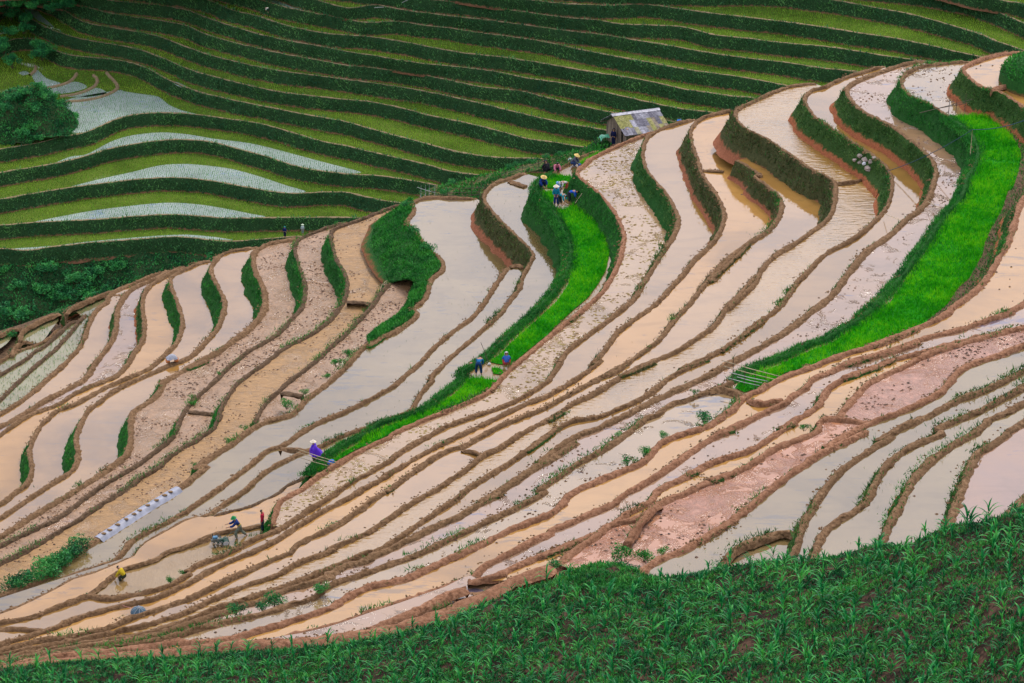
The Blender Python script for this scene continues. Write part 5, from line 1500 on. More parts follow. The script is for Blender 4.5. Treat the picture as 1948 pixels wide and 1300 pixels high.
def maize_mesh(seed):
    g = np.random.default_rng(seed)
    H = g.uniform(0.55, 0.8)
    V, F = [], []
    # stalk
    for k, (h, r_) in enumerate(((-0.05, 0.016), (H * 0.35, 0.014), (H * 0.7, 0.007))):
        for a in range(5):
            V.append((math.cos(a * 1.2566) * r_, math.sin(a * 1.2566) * r_, h))
    for k in range(2):
        for a in range(5):
            F.append((k * 5 + a, k * 5 + (a + 1) % 5, k * 5 + 5 + (a + 1) % 5, k * 5 + 5 + a))
    nl = int(g.integers(7, 10))
    a0 = g.uniform(0, 6.28)
    for i in range(nl):
        t = i / (nl - 1)
        a = a0 + (i % 2) * math.pi + g.normal(0, 0.45)
        out = np.array([math.cos(a), math.sin(a), 0])
        sd = np.array([-math.sin(a), math.cos(a), 0])
        base = np.array([0, 0, H * (0.08 + 0.55 * t)])
        ln = H * g.uniform(0.6, 0.9) * (0.75 + 0.5 * math.sin(math.pi * min(1, t + 0.2)))
        el = R(38 + 42 * t + g.normal(0, 7))
        wd = 0.052 * g.uniform(0.8, 1.2)
        p = base.copy()
        i0 = len(V)
        N = 6
        for k in range(N + 1):
            s = k / N
            ww = wd * (0.55 + 0.9 * s - 1.45 * s * s) if k < N else 0.003
            fold = np.array([0, 0, 0.35 * ww])
            V.append(tuple(p - sd * ww + fold))
            V.append(tuple(p))
            V.append(tuple(p + sd * ww + fold))
            p = p + (out * math.cos(el) + np.array([0, 0, 1]) * math.sin(el)) * ln / N
            el -= R(g.uniform(14, 24) * (0.4 + 1.3 * s) * (1.15 - 0.6 * t))
        for k in range(N):
            F.append((i0 + 3 * k, i0 + 3 * k + 1, i0 + 3 * k + 4, i0 + 3 * k + 3))
            F.append((i0 + 3 * k + 1, i0 + 3 * k + 2, i0 + 3 * k + 5, i0 + 3 * k + 4))
    return np.array(V), F


MZ = [maize_mesh(100 + k) for k in range(8)]
MZM = [mk_mesh('maize_plant', v, f, G_MAIZE, True) for v, f in MZ]
pl = []
g3 = np.random.default_rng(5)
for row in np.arange(-0.15, 34, 0.78):
    x = bp[:, 0].min() + g3.uniform(0, 0.6)
    while x < bp[:, 0].max():
        dd = row + g3.normal(0, 0.12)
        y = float(np.interp(x, bp[:, 0], bp[:, 1])) - dd
        zz = field_z(np.array([[x, y]]))[0][0]
        pl.append((x, y, zz))
        x += g3.uniform(0.45, 0.95)
pl = np.array(pl)
pl = pl[visible(pl, 25)]
px = to_px(pl)
keep = ~((px[:, 0] > 1085) & (px[:, 0] < 1240) & (px[:, 1] < 1118))
pl = pl[keep & (g3.random(len(pl)) < 0.86)]
dist = np.linalg.norm(pl - np.array([0, 0, CAMZ]), axis=1)
order = np.argsort(dist)
print('maize', len(pl))
near = order[:300]
rest = order[300:]
for i in near:
    o = add('maize_plant', MZM[int(g3.integers(8))], loc=tuple(map(float, pl[i] - np.array([0, 0, 0.02]))), label='young maize plant with long arching leaves on the weedy front slope', category='maize plant', group='maize plants of the front slope')
    o.rotation_euler = (g3.normal(0, 0.08), g3.normal(0, 0.08), g3.uniform(0, 6.28))
    s = g3.uniform(0.55, 1.05)
    o.scale = (s, s, s)
if len(rest):
    VV, FF = [], []
    off = 0
    for i in rest:
        v, f = MZ[int(g3.integers(8))]
        a = g3.uniform(0, 6.28)
        c_, s_ = math.cos(a), math.sin(a)
        sc_ = g3.uniform(0.55, 0.95)
        q = v * sc_
        q = np.stack([q[:, 0] * c_ - q[:, 1] * s_, q[:, 0] * s_ + q[:, 1] * c_, q[:, 2]], 1) + pl[i] - np.array([0, 0, 0.02])
        VV.append(q)
        FF.append(np.array(f) + off)
        off += len(v)
    stuff('maize_foliage', mk_mesh('maize_rest', np.vstack(VV), np.vstack(FF), G_MAIZE, True), 'maize farther up and along the rim of the front slope', 'maize plants')
# ------------------------------------------------------------------ small builders
def tube_mesh(name, pts, r0, r1, mat, sides=6):
    pts = np.asarray(pts, float)
    n = len(pts)
    rad = np.linspace(r0, r1, n) if np.isscalar(r0) else np.asarray(r0)
    d = np.gradient(pts, axis=0)
    d /= np.linalg.norm(d, axis=1)[:, None] + 1e-9
    V = np.zeros((n, sides + 1, 3))
    for i in range(n):
        u = np.cross(d[i], [0, 0, 1.0] if abs(d[i][2]) < 0.9 else [1.0, 0, 0])
        u /= np.linalg.norm(u)
        w = np.cross(d[i], u)
        for k in range(sides + 1):
            a = 2 * math.pi * k / sides
            V[i, k] = pts[i] + (u * math.cos(a) + w * math.sin(a)) * rad[i]
    F = [tuple(f) for f in strip_faces(n, sides + 1)]
    F.append(tuple(range(sides)))
    F.append(tuple(range((n - 1) * (sides + 1) + sides - 1, (n - 1) * (sides + 1) - 1, -1)))
    return mk_mesh(name, V.reshape(-1, 3), F, mat, True)


def bm_box(bm, c, s, rot=None):
    m = Matrix.Translation(Vector(c)) @ (rot.to_4x4() if rot else Matrix.Identity(4)) @ Matrix.Diagonal((*s, 1))
    return bmesh.ops.create_cube(bm, size=1.0, matrix=m)['verts']


def bm_mesh(name, bm, mat, sm=False, bevel=0.0):
    if bevel:
        bmesh.ops.bevel(bm, geom=list(bm.edges), offset=bevel, segments=1, affect='EDGES')
    me = bpy.data.meshes.new(name)
    bm.to_mesh(me)
    bm.free()
    for m in (mat if isinstance(mat, (list, tuple)) else [mat]):
        me.materials.append(m)
    if sm:
        for p in me.polygons:
            p.use_smooth = True
    return me


def root(name, label, cat, p=(0, 0, 0), rz=0.0, group=None):
    e = add(name, None, loc=tuple(map(float, p)), label=label, category=cat)
    e.rotation_euler = (0, 0, rz)
    if group:
        e['group'] = group
    return e


def lathe(name, prof, mat, sides=16, sm=True):
    V, F = [], []
    for r_, z in prof:
        for k in range(sides):
            a = 2 * math.pi * k / sides
            V.append((r_ * math.cos(a), r_ * math.sin(a), z))
    for i in range(len(prof) - 1):
        for k in range(sides):
            F.append((i * sides + k, i * sides + (k + 1) % sides, (i + 1) * sides + (k + 1) % sides, (i + 1) * sides + k))
    return mk_mesh(name, V, F, mat, sm)


# ------------------------------------------------------------------ people
M_SKIN = plain('skin', (0.36, 0.19, 0.115), 0.6, 0.08)
M_HAIR = plain('hair', (0.012, 0.010, 0.010), 0.5, 0.3)
M_EYE = plain('eye', (0.02, 0.015, 0.012), 0.3, 0.1)
M_STRAWHAT = plain('straw_hat', (0.72, 0.50, 0.16), 0.8, 0.2)
M_PALEHAT = plain('pale_hat', (0.72, 0.62, 0.48), 0.8, 0.15)
_cl = {}


def cloth(c):
    if c not in _cl:
        _cl[c] = plain('cloth_%d' % len(_cl), c, 0.85, 0.22, 9.0, 0, 0.1)
    return _cl[c]


def skin_mesh(name, verts, edges, radii, rootv):
    me = bpy.data.meshes.new(name)
    me.from_pydata([tuple(v) for v in verts], edges, [])
    o = bpy.data.objects.new(name, me)
    col.objects.link(o)
    sk = o.modifiers.new('s', 'SKIN')
    sk.use_smooth_shade = True
    lay = me.skin_vertices[0].data
    for i, r_ in enumerate(radii):
        lay[i].radius = (r_, r_) if np.isscalar(r_) else r_
        lay[i].use_root = (i == rootv)
    ss = o.modifiers.new('b', 'SUBSURF')
    ss.levels = ss.render_levels = 1
    dg = bpy.context.evaluated_depsgraph_get()
    out = bpy.data.meshes.new_from_object(o.evaluated_get(dg), depsgraph=dg)
    bpy.data.objects.remove(o)
    bpy.data.meshes.remove(me)
    for p in out.polygons:
        p.use_smooth = True
    out.name = name
    return out


def V3(*a):
    return np.array(a, float)


POSES = {}


def pose(name, pelvis, chest, neck, head, sh, el, wr, hip, kn, an, toe, up=(0, 0, 1)):
    POSES[name] = dict(pelvis=V3(*pelvis), chest=V3(*chest), neck=V3(*neck), head=V3(*head), up=V3(*up) / np.linalg.norm(up),
                       sh=[V3(*x) for x in sh], el=[V3(*x) for x in el], wr=[V3(*x) for x in wr], hip=[V3(*x) for x in hip], kn=[V3(*x) for x in kn], an=[V3(*x) for x in an], toe=[V3(*x) for x in toe])


def mir(x, y, z):
    return [(-x, y, z), (x, y, z)]


pose('stand', (0, 0, .86), (0, .02, 1.16), (0, .02, 1.33), (0, .05, 1.46), mir(.165, .0, 1.27), mir(.22, .02, 1.0), mir(.12, .2, .88), mir(.09, 0, .82), mir(.10, .03, .45), mir(.10, -.02, .07), mir(.115, .14, .03))
pose('idle', (0, 0, .86), (0, .0, 1.16), (0, .0, 1.33), (0, .03, 1.46), mir(.16, .0, 1.27), mir(.21, -.03, 1.0), mir(.2, .04, .76), mir(.085, 0, .82), mir(.09, .02, .45), mir(.09, -.02, .07), mir(.10, .14, .03))
pose('bend', (0, -.12, .86), (0, .22, 1.00), (0, .40, 1.00), (0, .53, .95), mir(.16, .34, 1.0), mir(.2, .40, .72), mir(.12, .46, .48), mir(.10, -.12, .83), mir(.15, -.04, .46), mir(.17, -.06, .07), mir(.19, .10, .03), up=(0, .75, .55))
pose('squat', (0, -.14, .30), (0, .04, .58), (0, .15, .71), (0, .22, .82), mir(.165, .11, .67), mir(.23, .28, .44), mir(.11, .42, .26), mir(.10, -.1, .30), mir(.2, .26, .48), mir(.15, .0, .08), mir(.17, .15, .03), up=(0, .35, .9))
pose('push', (0, -.02, .84), (0, .13, 1.12), (0, .22, 1.27), (0, .30, 1.38), mir(.17, .18, 1.21), mir(.22, .40, .98), mir(.2, .68, .95), [(-.09, 0, .8), (.09, -.04, .8)], [(-.11, .26, .48), (.11, -.12, .46)], [(-.11, .16, .05), (.11, -.46, .12)], [(-.12, .31, .02), (.12, -.34, .03)], up=(0, .3, .95))
pose('wade', (0, -.05, .40), (0, .14, .66), (0, .25, .78), (0, .33, .88), mir(.15, .2, .74), mir(.22, .34, .50), mir(.2, .45, .28), mir(.09, -.03, .38), mir(.16, .25, .35), mir(.15, .1, .0), mir(.16, .22, -.03), up=(0, .4, .9))


def body_graph(P, part):
    """nodes, edges, radii for the body or for a piece of clothing."""
    N, E, Rr = [], [], []

    def nd_(p, r_):
        N.append(np.asarray(p, float))
        Rr.append(r_)
        return len(N) - 1

    def lk(a, b):
        E.append((a, b))

    grow = 0.0 if part == 'body' else 0.034
    if part in ('body', 'shirt'):
        pv = nd_(P['pelvis'], (.125 + grow, .10 + grow))
        md = nd_((P['pelvis'] + P['chest']) / 2, (.115 + grow, .085 + grow))
        ch = nd_(P['chest'], (.14 + grow, .10 + grow))
        lk(pv, md); lk(md, ch)
        nk = nd_(P['neck'], .055 + grow * 0.8)
        lk(ch, nk)
        for s in (0, 1):
            sh = nd_(P['sh'][s], .062 + grow)
            el = nd_(P['el'][s], .042 + grow)
            lk(ch, sh); lk(sh, el)
            if part == 'body':
                wr = nd_(P['wr'][s], .028)
                lk(el, wr)
                f = P['wr'][s] - P['el'][s]
                f = f / np.linalg.norm(f)
                sd = np.cross(f, [0, 0, 1.0]); sd = sd / (np.linalg.norm(sd) + 1e-6)
                dn = np.cross(f, sd)
                pm = nd_(P['wr'][s] + f * .07, (.038, .02))
                lk(wr, pm)
                for q, ln_ in ((-.03, .075), (-.01, .088), (.01, .082), (.03, .066)):
                    a = nd_(P['wr'][s] + f * (.07 + ln_ * .5) + sd * q * 1.1 + dn * .006, .0095)
                    b = nd_(P['wr'][s] + f * (.07 + ln_ * .95) + sd * q * 1.2 + dn * .028, .0075)
                    lk(pm, a); lk(a, b)
                t0 = nd_(P['wr'][s] + f * .055 + sd * .045 * (1 if s else -1) + dn * .02, .0105)
                t1 = nd_(P['wr'][s] + f * .095 + sd * .06 * (1 if s else -1) + dn * .03, .008)
                lk(pm, t0); lk(t0, t1)
            else:
                w2 = nd_(P['el'][s] * .35 + P['wr'][s] * .65, .034 + grow)
                lk(el, w2)
        if part == 'body':
            hd = P['head']
            up = P['up']
            jaw = nd_(hd - up * .045, (.062, .066))
            mid = nd_(hd + up * .02, (.075, .088))
            top = nd_(hd + up * .085, (.055, .064))
            lk(nk, jaw); lk(jaw, mid); lk(mid, top)
            fw = np.array([0, 1.0, 0]) - up * up[1]
            fw = fw / (np.linalg.norm(fw) + 1e-6) if np.linalg.norm(fw) > .2 else np.array([0, .5, -.8])
            ns = nd_(hd + fw * .10 - up * .005, .014)
            lk(mid, ns)
            for s in (-1, 1):
                er = nd_(hd + np.array([s * .085, 0, 0]) + up * .01, .016)
                lk(mid, er)
    if part in ('body', 'trousers'):
        if part == 'trousers':
            pv = nd_(P['pelvis'], (.125 + grow, .105 + grow))
            w = nd_(P['pelvis'] * .7 + P['chest'] * .3, (.12 + grow, .095 + grow))
            lk(pv, w)
        for s in (0, 1):
            hp = nd_(P['hip'][s], .088 + grow)
            kn = nd_(P['kn'][s], .058 + grow)
            an = nd_(P['an'][s] if part == 'body' else P['kn'][s] * .2 + P['an'][s] * .8, .036 + grow * 1.3)
            cf = nd_(P['kn'][s] * .6 + P['an'][s] * .4, .055 + grow)
            lk(pv, hp); lk(hp, kn); lk(kn, cf); lk(cf, an)
            if part == 'body':
                to = nd_(P['toe'][s], (.038, .022))
                lk(an, to)
    return N, E, Rr


_pc = {}


def person_part(ps, part):
    if (ps, part) not in _pc:
        N, E, Rr = body_graph(POSES[ps], part)
        _pc[(ps, part)] = skin_mesh('person_' + part, N, E, Rr, 0)
    return _pc[(ps, part)].copy()


def person(px, lev, ps, face, label, shirt, trous, hat=None, hatcol=None, s=1.0, dz=0.0, group=None, extra=None):
    """face = heading in degrees in plan, 0 = looking to the right of the picture, 90 = away from the camera."""
    p = at_z([px], lev)[0]
    e = root('person', label, 'person', p + np.array([0, 0, dz]), R(face - 90), group)
    e.scale = (s, s, s)
    me = person_part(ps, 'body')
    me.materials.append(M_SKIN)
    add('body', me, e)
    for part, c in (('shirt', shirt), ('trousers', trous)):
        m2 = person_part(ps, part)
        m2.materials.append(cloth(c))
        add(part, m2, e)
    P = POSES[ps]
    hd, up = P['head'], P['up']
    q = Vector(up).to_track_quat('Z', 'Y')
    fw = np.array([0, 1.0, 0])
    bm = bmesh.new()
    for sx in (-1, 1):
        bmesh.ops.create_icosphere(bm, subdivisions=1, radius=.012, matrix=Matrix.Translation(Vector(hd + np.array([sx * .033, .083, .02]))))
    add('eyes', bm_mesh('eyes', bm, M_EYE), e)
    bm = bmesh.new()
    bmesh.ops.create_uvsphere(bm, u_segments=12, v_segments=8, radius=.102)
    bmesh.ops.delete(bm, geom=[v for v in bm.verts if v.co.z < -.02 or (v.co.y > .05 and v.co.z < .045)], context='VERTS')
    h = add('hair', bm_mesh('hair', bm, M_HAIR, True), e, tuple(hd + up * .035))
    h.rotation_euler = q.to_euler()
    if hat == 'cone':
        hm = lathe('conical_hat', [(.225, 0), (.15, .055), (.08, .11), (.004, .165), (.08, .10), (.15, .045), (.22, -.006)], hatcol or M_STRAWHAT, 18)
        o = add('hat', hm, e, tuple(hd + up * .075))
        o.rotation_euler = q.to_euler()
    elif hat == 'cap':
        hm = lathe('cap', [(.19, -.02), (.125, .005), (.118, .05), (.09, .095), (.003, .115)], hatcol, 14)
        o = add('hat', hm, e, tuple(hd + up * .05))
        o.rotation_euler = q.to_euler()
    elif hat == 'scarf':
        bm = bmesh.new()
        bmesh.ops.create_uvsphere(bm, u_segments=12, v_segments=9, radius=.125)
        bmesh.ops.delete(bm, geom=[v for v in bm.verts if v.co.y > .07 and v.co.z < .05], context='VERTS')
        for v in bm.verts:
            if v.co.z < 0:
                v.co.z *= 1.5
        o = add('headscarf', bm_mesh('headscarf', bm, hatcol, True), e, tuple(hd + up * .03))
        o.rotation_euler = q.to_euler()
    if extra:
        extra(e, P)
    return e


NAVY, BLUE, TEAL, DKT = (.012, .02, .07), (.015, .07, .42), (.01, .20, .30), (.02, .03, .05)
C_GREEN = plain('green_cap', (.01, .22, .06)); C_WHITE = plain('white_cloth', (.62, .60, .62)); C_LBLUE = plain('light_blue_cloth', (.18, .38, .66)); C_DARK = plain('dark_cloth', (.02, .02, .03))
C_TEALS = plain('teal_scarf', (.01, .28, .27))


def stripe(e, P):
    V = []
    c = (P['pelvis'] * .45 + P['chest'] * .55)
    for i in range(13):
        a = 2 * math.pi * i / 12
        for dz in (-.045, .045):
            V.append(c + np.array([math.cos(a) * .158, math.sin(a) * .135 + dz * .3, dz]))
    add('shirt_band', mk_mesh('shirt_band', V, [(2 * i, 2 * i + 2, 2 * i + 3, 2 * i + 1) for i in range(12)], cloth((.65, .45, .02))), e)


person((456, 1022), -84.1, 'push', 192, 'person in navy and yellow shirt and green cap steering the rotary tiller', (.02, .04, .16), (.16, .17, .13), 'cap', C_GREEN, 1.04, -0.12, None, stripe)
person((500, 1013), -83.8, 'idle', 175, 'bare headed boy in red shirt and dark trousers standing at the end of the dyke', (.42, .02, .05), (.02, .035, .05), None, None, 0.98)
person((236, 1104), -84.1, 'wade', 160, 'boy in yellow shirt crouching deep in the ploughed paddy', (.50, .36, .02), (.03, .035, .02), None, None, 1.0, -0.1)
person((911, 714), -84.2, 'bend', 80, 'stooping worker in blue jacket and navy trousers seen from behind in the cut seed bed', (.015, .13, .30), (.01, .04, .12), None, None, 1.08)
person((964, 699), -84.2, 'squat', 95, 'crouching worker in white headscarf with blue jacket and red apron beside the reddish dyke', (.04, .12, .42), (.42, .05, .05), 'scarf', C_WHITE, 1.1)
person((1058, 392), -84.2, 'stand', -95, 'upright worker in teal shirt, jeans and pale conical hat among the seedlings', TEAL, (.015, .03, .16), 'cone', M_PALEHAT, 1.08)
person((1066, 392), -84.2, 'bend', -35, 'worker in teal shirt bent double in front of the upright one', (.01, .26, .32), (.03, .05, .06), None, None, 1.0)
person((1085, 386), -84.2, 'bend', -10, 'dark haired worker in bright blue shirt bending at the edge of the seed bed', (.02, .10, .50), (.025, .03, .05), None, None, 1.0)
person((1077, 367), -84.2, 'bend', 200, 'worker in whitish shirt and red trousers bending behind the upright one', (.58, .52, .50), (.42, .09, .05), 'scarf', C_WHITE, 0.95)
person((1065, 366), -84.2, 'squat', 215, 'crouching worker in light blue scarf close behind the upright one', (.25, .40, .60), (.5, .38, .3), 'scarf', C_LBLUE, 1.0)
person((1031, 358), -84.2, 'squat', -60, 'crouching worker in dark blue under a wide yellow hat', (.015, .04, .20), (.02, .03, .09), 'cone', M_STRAWHAT, 1.15)
person((1041, 331), -84.4, 'squat', 120, 'worker all in black crouching by the crest of the seed bed', (.015, .015, .02), (.012, .012, .015), 'scarf', C_DARK, 1.15)
person((1058, 330), -84.4, 'squat', -70, 'crouching worker in pink jacket next to the one in black', (.60, .18, .26), (.03, .03, .07), None, None, 1.1)
person((1091, 318), -84.3, 'squat', -15, 'worker in grey jacket and orange straw hat crouching at the top of the seed bed', (.10, .11, .15), (.03, .06, .16), 'cone', M_STRAWHAT, 1.15)
person((1167, 279), -85.0, 'idle', 60, 'person in long dark blue clothes standing in front of the hut doorway', (.012, .016, .06), (.012, .016, .05), 'scarf', C_DARK, 1.0)
person((1198, 266), -84.0, 'bend', 200, 'person in dark jacket and magenta trousers bending beside the hut roof', (.012, .016, .07), (.62, .01, .20), None, None, 0.95)
person((542, 452), -154.9, 'idle', 60, 'tiny figure in dark blue with teal headscarf walking the rim of a far terrace', (.012, .02, .11), (.01, .012, .04), 'scarf', C_TEALS, 1.05)
person((576, 446), -154.9, 'idle', -70, 'tiny figure in pale shirt and pale hat half hidden by the crest', (.45, .52, .50), (.2, .22, .22), 'cone', plain('greenish_hat', (.50, .60, .42)), 0.95)
person((510, 24), -134.6, 'bend', 200, 'tiny figure in white bending at a high bank of the far hill', (.55, .54, .48), (.02, .03, .03), None, None, 0.75)


def cape(e, P):
    V = []
    n = 17
    for j, (z, rx, ry, oy) in enumerate(((1.33, .07, .07, 0), (1.26, .2, .15, 0), (1.0, .30, .24, .0), (.74, .40, .33, -.02), (.5, .50, .40, -.03))):
        for i in range(n):
            a = 2 * math.pi * i / (n - 1)
            k = 1 + (.2 * math.sin(a * 5 + j) if j > 1 else 0)
            V.append((math.cos(a) * rx * k + .05 * j * (j > 2), math.sin(a) * ry * k + oy, z + .05 * math.sin(a * 3) * (j > 3)))
    add('cape', mk_mesh('cape', V, strip_faces(5, n), plain('purple_plastic', (.13, .035, .62), 0.4, .2, 5), True), e)


person((598, 878), -84.3, 'stand', 150, 'worker in a bright purple rain cape and pale hat standing by the bamboo rails', (.10, .03, .5), (.03, .03, .06), 'cone', M_PALEHAT, 0.92, 0, None, cape)

# ------------------------------------------------------------------ the walking tiller
tp = at_z([(414, 1036)], -84.1)[0]
TI = root('walking_tiller', 'two wheeled rotary tiller with cage wheels and blue tank churning the flooded paddy', 'tiller', tp, R(192 - 90))
TI.scale = (.8, .8, .8)
M_IRON = plain('dark_iron', (.035, .045, .04), .5, .3, 8, .5)
M_TGREEN = plain('tiller_green', (.03, .08, .055), .45, .2)
M_TBLUE = plain('tank_blue', (.08, .20, .32), .4, .2)
M_GREYM = plain('grey_metal', (.16, .17, .155), .45, .2, 8, .3)
bm = bmesh.new(); bm_box(bm, (0, .12, .42), (.34, .55, .26)); bm_box(bm, (0, .38, .38), (.26, .2, .2)); add('engine', bm_mesh('engine', bm, M_GREYM, False, .03), TI)
bm = bmesh.new(); bm_box(bm, (0, .16, .64), (.3, .36, .16)); add('fuel_tank', bm_mesh('fuel_tank', bm, M_TBLUE, False, .04), TI)
bm = bmesh.new(); bm_box(bm, (0, -.25, .36), (.2, .4, .2)); bm_box(bm, (0, -.05, .24), (.5, .16, .12)); add('gearbox', bm_mesh('gearbox', bm, M_TGREEN, False, .02), TI)
for sx in (-1, 1):
    bm = bmesh.new()
    for rx in (-.13, .13):
        bmesh.ops.create_cone(bm, cap_ends=False, segments=18, radius1=.33, radius2=.33, depth=.03, matrix=Matrix.Translation((sx * .42 + rx, -.02, .2)) @ Matrix.Rotation(R(90), 4, 'Y'))
    for k in range(10):
        a = 2 * math.pi * k / 10
        bm_box(bm, (sx * .42, -.02 + math.cos(a) * .33, .2 + math.sin(a) * .33), (.34, .09, .012), Matrix.Rotation(a + .5, 3, 'X'))
    for k in range(5):
        a = 2 * math.pi * k / 5
        bm_box(bm, (sx * .42, -.02 + math.cos(a) * .16, .2 + math.sin(a) * .16), (.02, .33, .02), Matrix.Rotation(a, 3, 'X'))
    add('cage_wheel', bm_mesh('cage_wheel', bm, M_IRON), TI)
    add('handlebar', tube_mesh('handlebar', [(sx * .1, -.4, .45), (sx * .16, -.8, .62), (sx * .23, -1.2, .82), (sx * .25, -1.55, .90)], .02, .018, M_TGREEN), TI)
    add('hand_grip', tube_mesh('hand_grip', [(sx * .25, -1.5, .89), (sx * .25, -1.68, .92)], .026, .026, M_IRON), TI)
add('exhaust', tube_mesh('exhaust', [(.12, .3, .5), (.2, .34, .62), (.2, .34, .86)], .035, .03, M_IRON), TI)
bm = bmesh.new()
for k in range(8):
    a = R(20 + k * 20)
    bm_box(bm, (0, -.62 + math.cos(a) * .26, .12 + math.sin(a) * .26), (.7, .1, .012), Matrix.Rotation(a + R(90), 3, 'X'))
add('mud_guard', bm_mesh('mud_guard', bm, M_TGREEN), TI)

# ------------------------------------------------------------------ the hut on the crest
E0 = at_dist([(1189, 260)], 234.0)[0]
HR = R(20)
rv, pv_ = np.array([math.cos(HR), math.sin(HR), 0]), np.array([-math.sin(HR), math.cos(HR), 0])
HUT = root('hut', 'weathered plank hut with a mossy patchwork roof of corrugated sheets on the crest', 'hut', E0, HR)
HL, HF, HB, HH, HBZ = 4.1, 2.85, 5.3, 0.88, -0.5      # length, ridge offset, back eave offset, ridge height, back eave height
M_PLANK, ntp, ndp, lnp, bsp = new_mat('hut_planks')
gcp = ndp.new('ShaderNodeTexCoord'); mpp = ndp.new('ShaderNodeMapping'); mpp.inputs['Scale'].default_value = (3.2, 3.2, .25)
lnp.new(gcp.outputs['Object'], mpp.inputs['Vector'])
n_ = noise(ndp, lnp, 2.2, 4, .7, mpp.outputs['Vector'])
rr_ = ramp(ndp, [(.35, (.07, .05, .035)), (.5, (.19, .135, .095)), (.65, (.31, .22, .15))])
lnp.new(n_.outputs['Fac'], rr_.inputs[0]); lnp.new(rr_.outputs[0], bsp.inputs['Base Color']); bsp.inputs['Roughness'].default_value = .9
SHEETS = [plain('sheet_%d' % i, c, .6, .45, 5.0, 0.0, .3) for i, c in enumerate([(.27, .26, .08), (.31, .29, .11), (.20, .19, .22), (.27, .26, .29), (.15, .14, .17), (.38, .37, .41), (.28, .23, .17), (.33, .31, .19)])]


def wall_planks(a, b, z0, za, zb, t=.03, n=9, skip=()):
    """upright planks between plan points a and b (hut frame); za, zb = top heights at the two ends."""
    bm = bmesh.new()
    a, b = np.array(a, float), np.array(b, float)
    d = b - a
    L_ = np.linalg.norm(d)
    ang = math.atan2(d[1], d[0])
    for i in range(n):
        if i in skip:
            continue
        u0, u1 = i / n + .004, (i + 1) / n - .004
        c = a + d * (u0 + u1) / 2
        top = za + (zb - za) * (u0 + u1) / 2
        vs = bm_box(bm, (c[0], c[1], (z0 + top) / 2), (L_ * (u1 - u0), t * (1 + .5 * (i % 2)), top - z0), Matrix.Rotation(ang, 3, 'Z'))
    return bm


# front gable: doorway between the two panels, walls set in from the eaves
f0_, f1_ = .35, 4.55
za_ = HH * f0_ / HF - .06
bmw = wall_planks((.25, f0_), (.25, .95), -2.2, za_, HH * .95 / HF - .06, n=3)
b2 = wall_planks((.25, 1.5), (.25, HF), -2.2, HH * 1.5 / HF - .06, HH - .06, n=6)
b3 = wall_planks((.25, HF), (.25, f1_), -2.2, HH - .06, HBZ * .75, n=8)
for b_ in (b2, b3):
    mt = bpy.data.meshes.new('t'); b_.to_mesh(mt); bmw.from_mesh(mt); b_.free(); bpy.data.meshes.remove(mt)
add('gable_wall', bm_mesh('gable_wall', bmw, M_PLANK), HUT)
bmw = wall_planks((.28, f0_), (HL - .25, f0_), -2.2, za_ - .02, za_ - .02, n=18)
b2 = wall_planks((.28, f1_), (HL - .25, f1_), -2.2, HBZ * .8, HBZ * .8, n=18)
b3 = wall_planks((HL - .25, f0_ + .03), (HL - .25, HF), -2.2, za_, HH - .08, n=8)
b4 = wall_planks((HL - .25, HF), (HL - .25, f1_ - .03), -2.2, HH - .08, HBZ * .75, n=8)
for b_ in (b2, b3, b4):
    mt = bpy.data.meshes.new('t'); b_.to_mesh(mt); bmw.from_mesh(mt); b_.free(); bpy.data.meshes.remove(mt)
add('plank_wall', bm_mesh('plank_wall', bmw, M_PLANK), HUT)
bm = bmesh.new()
bm_box(bm, (.27, .97, -1.15), (.07, .06, 2.1)); bm_box(bm, (.27, 1.48, -1.08), (.07, .06, 2.25)); bm_box(bm, (.26, HF, -.7), (.1, .1, 3.0)); bm_box(bm, (.26, f1_, -1.4), (.1, .1, 1.7)); bm_box(bm, (.26, f0_, -1.2), (.09, .09, 2.2))
add('post', bm_mesh('post', bm, M_PLANK), HUT)
bm = bmesh.new()
bm_box(bm, (.75, 1.25, -1.1), (.9, .03, 2.1))
add('door', bm_mesh('door', bm, plain('door_planks', (.05, .04, .035))), HUT)
gr = np.random.default_rng(12)


def roof_slope(name, y0, z0, y1, z1, rows, cols, mats, pick):
    V, F, MI = [], [], []
    sl = np.array([0, y1 - y0, z1 - z0])
    nrm_ = np.array([0, -(z1 - z0), (y1 - y0)]); nrm_ = nrm_ / np.linalg.norm(nrm_) * (1 if y1 > y0 else -1)
    for r_ in range(rows):
        for c_ in range(cols):
            x0 = (c_ / cols) * HL - .02
            x1 = ((c_ + 1) / cols) * HL + .05
            u0, u1 = r_ / rows - .015, (r_ + 1) / rows + .03
            lift = .02 + .03 * (rows - r_) / rows + .012 * (c_ % 2) + gr.uniform(0, .012)
            nx = 17
            i0 = len(V)
            for u, lf in ((u0, lift + .02), (u1, lift)):
                for k in range(nx):
                    x = x0 + (x1 - x0) * k / (nx - 1)
                    V.append(np.array([x, y0, z0]) + sl * u + nrm_ * (lf + .022 * math.sin(2 * math.pi * k / 4.0)))
            m_ = pick(r_, c_)
            for k in range(nx - 1):
                F.append((i0 + k, i0 + k + 1, i0 + nx + k + 1, i0 + nx + k)); MI.append(m_)
    return mk_mesh(name, V, F, mats, False, MI)


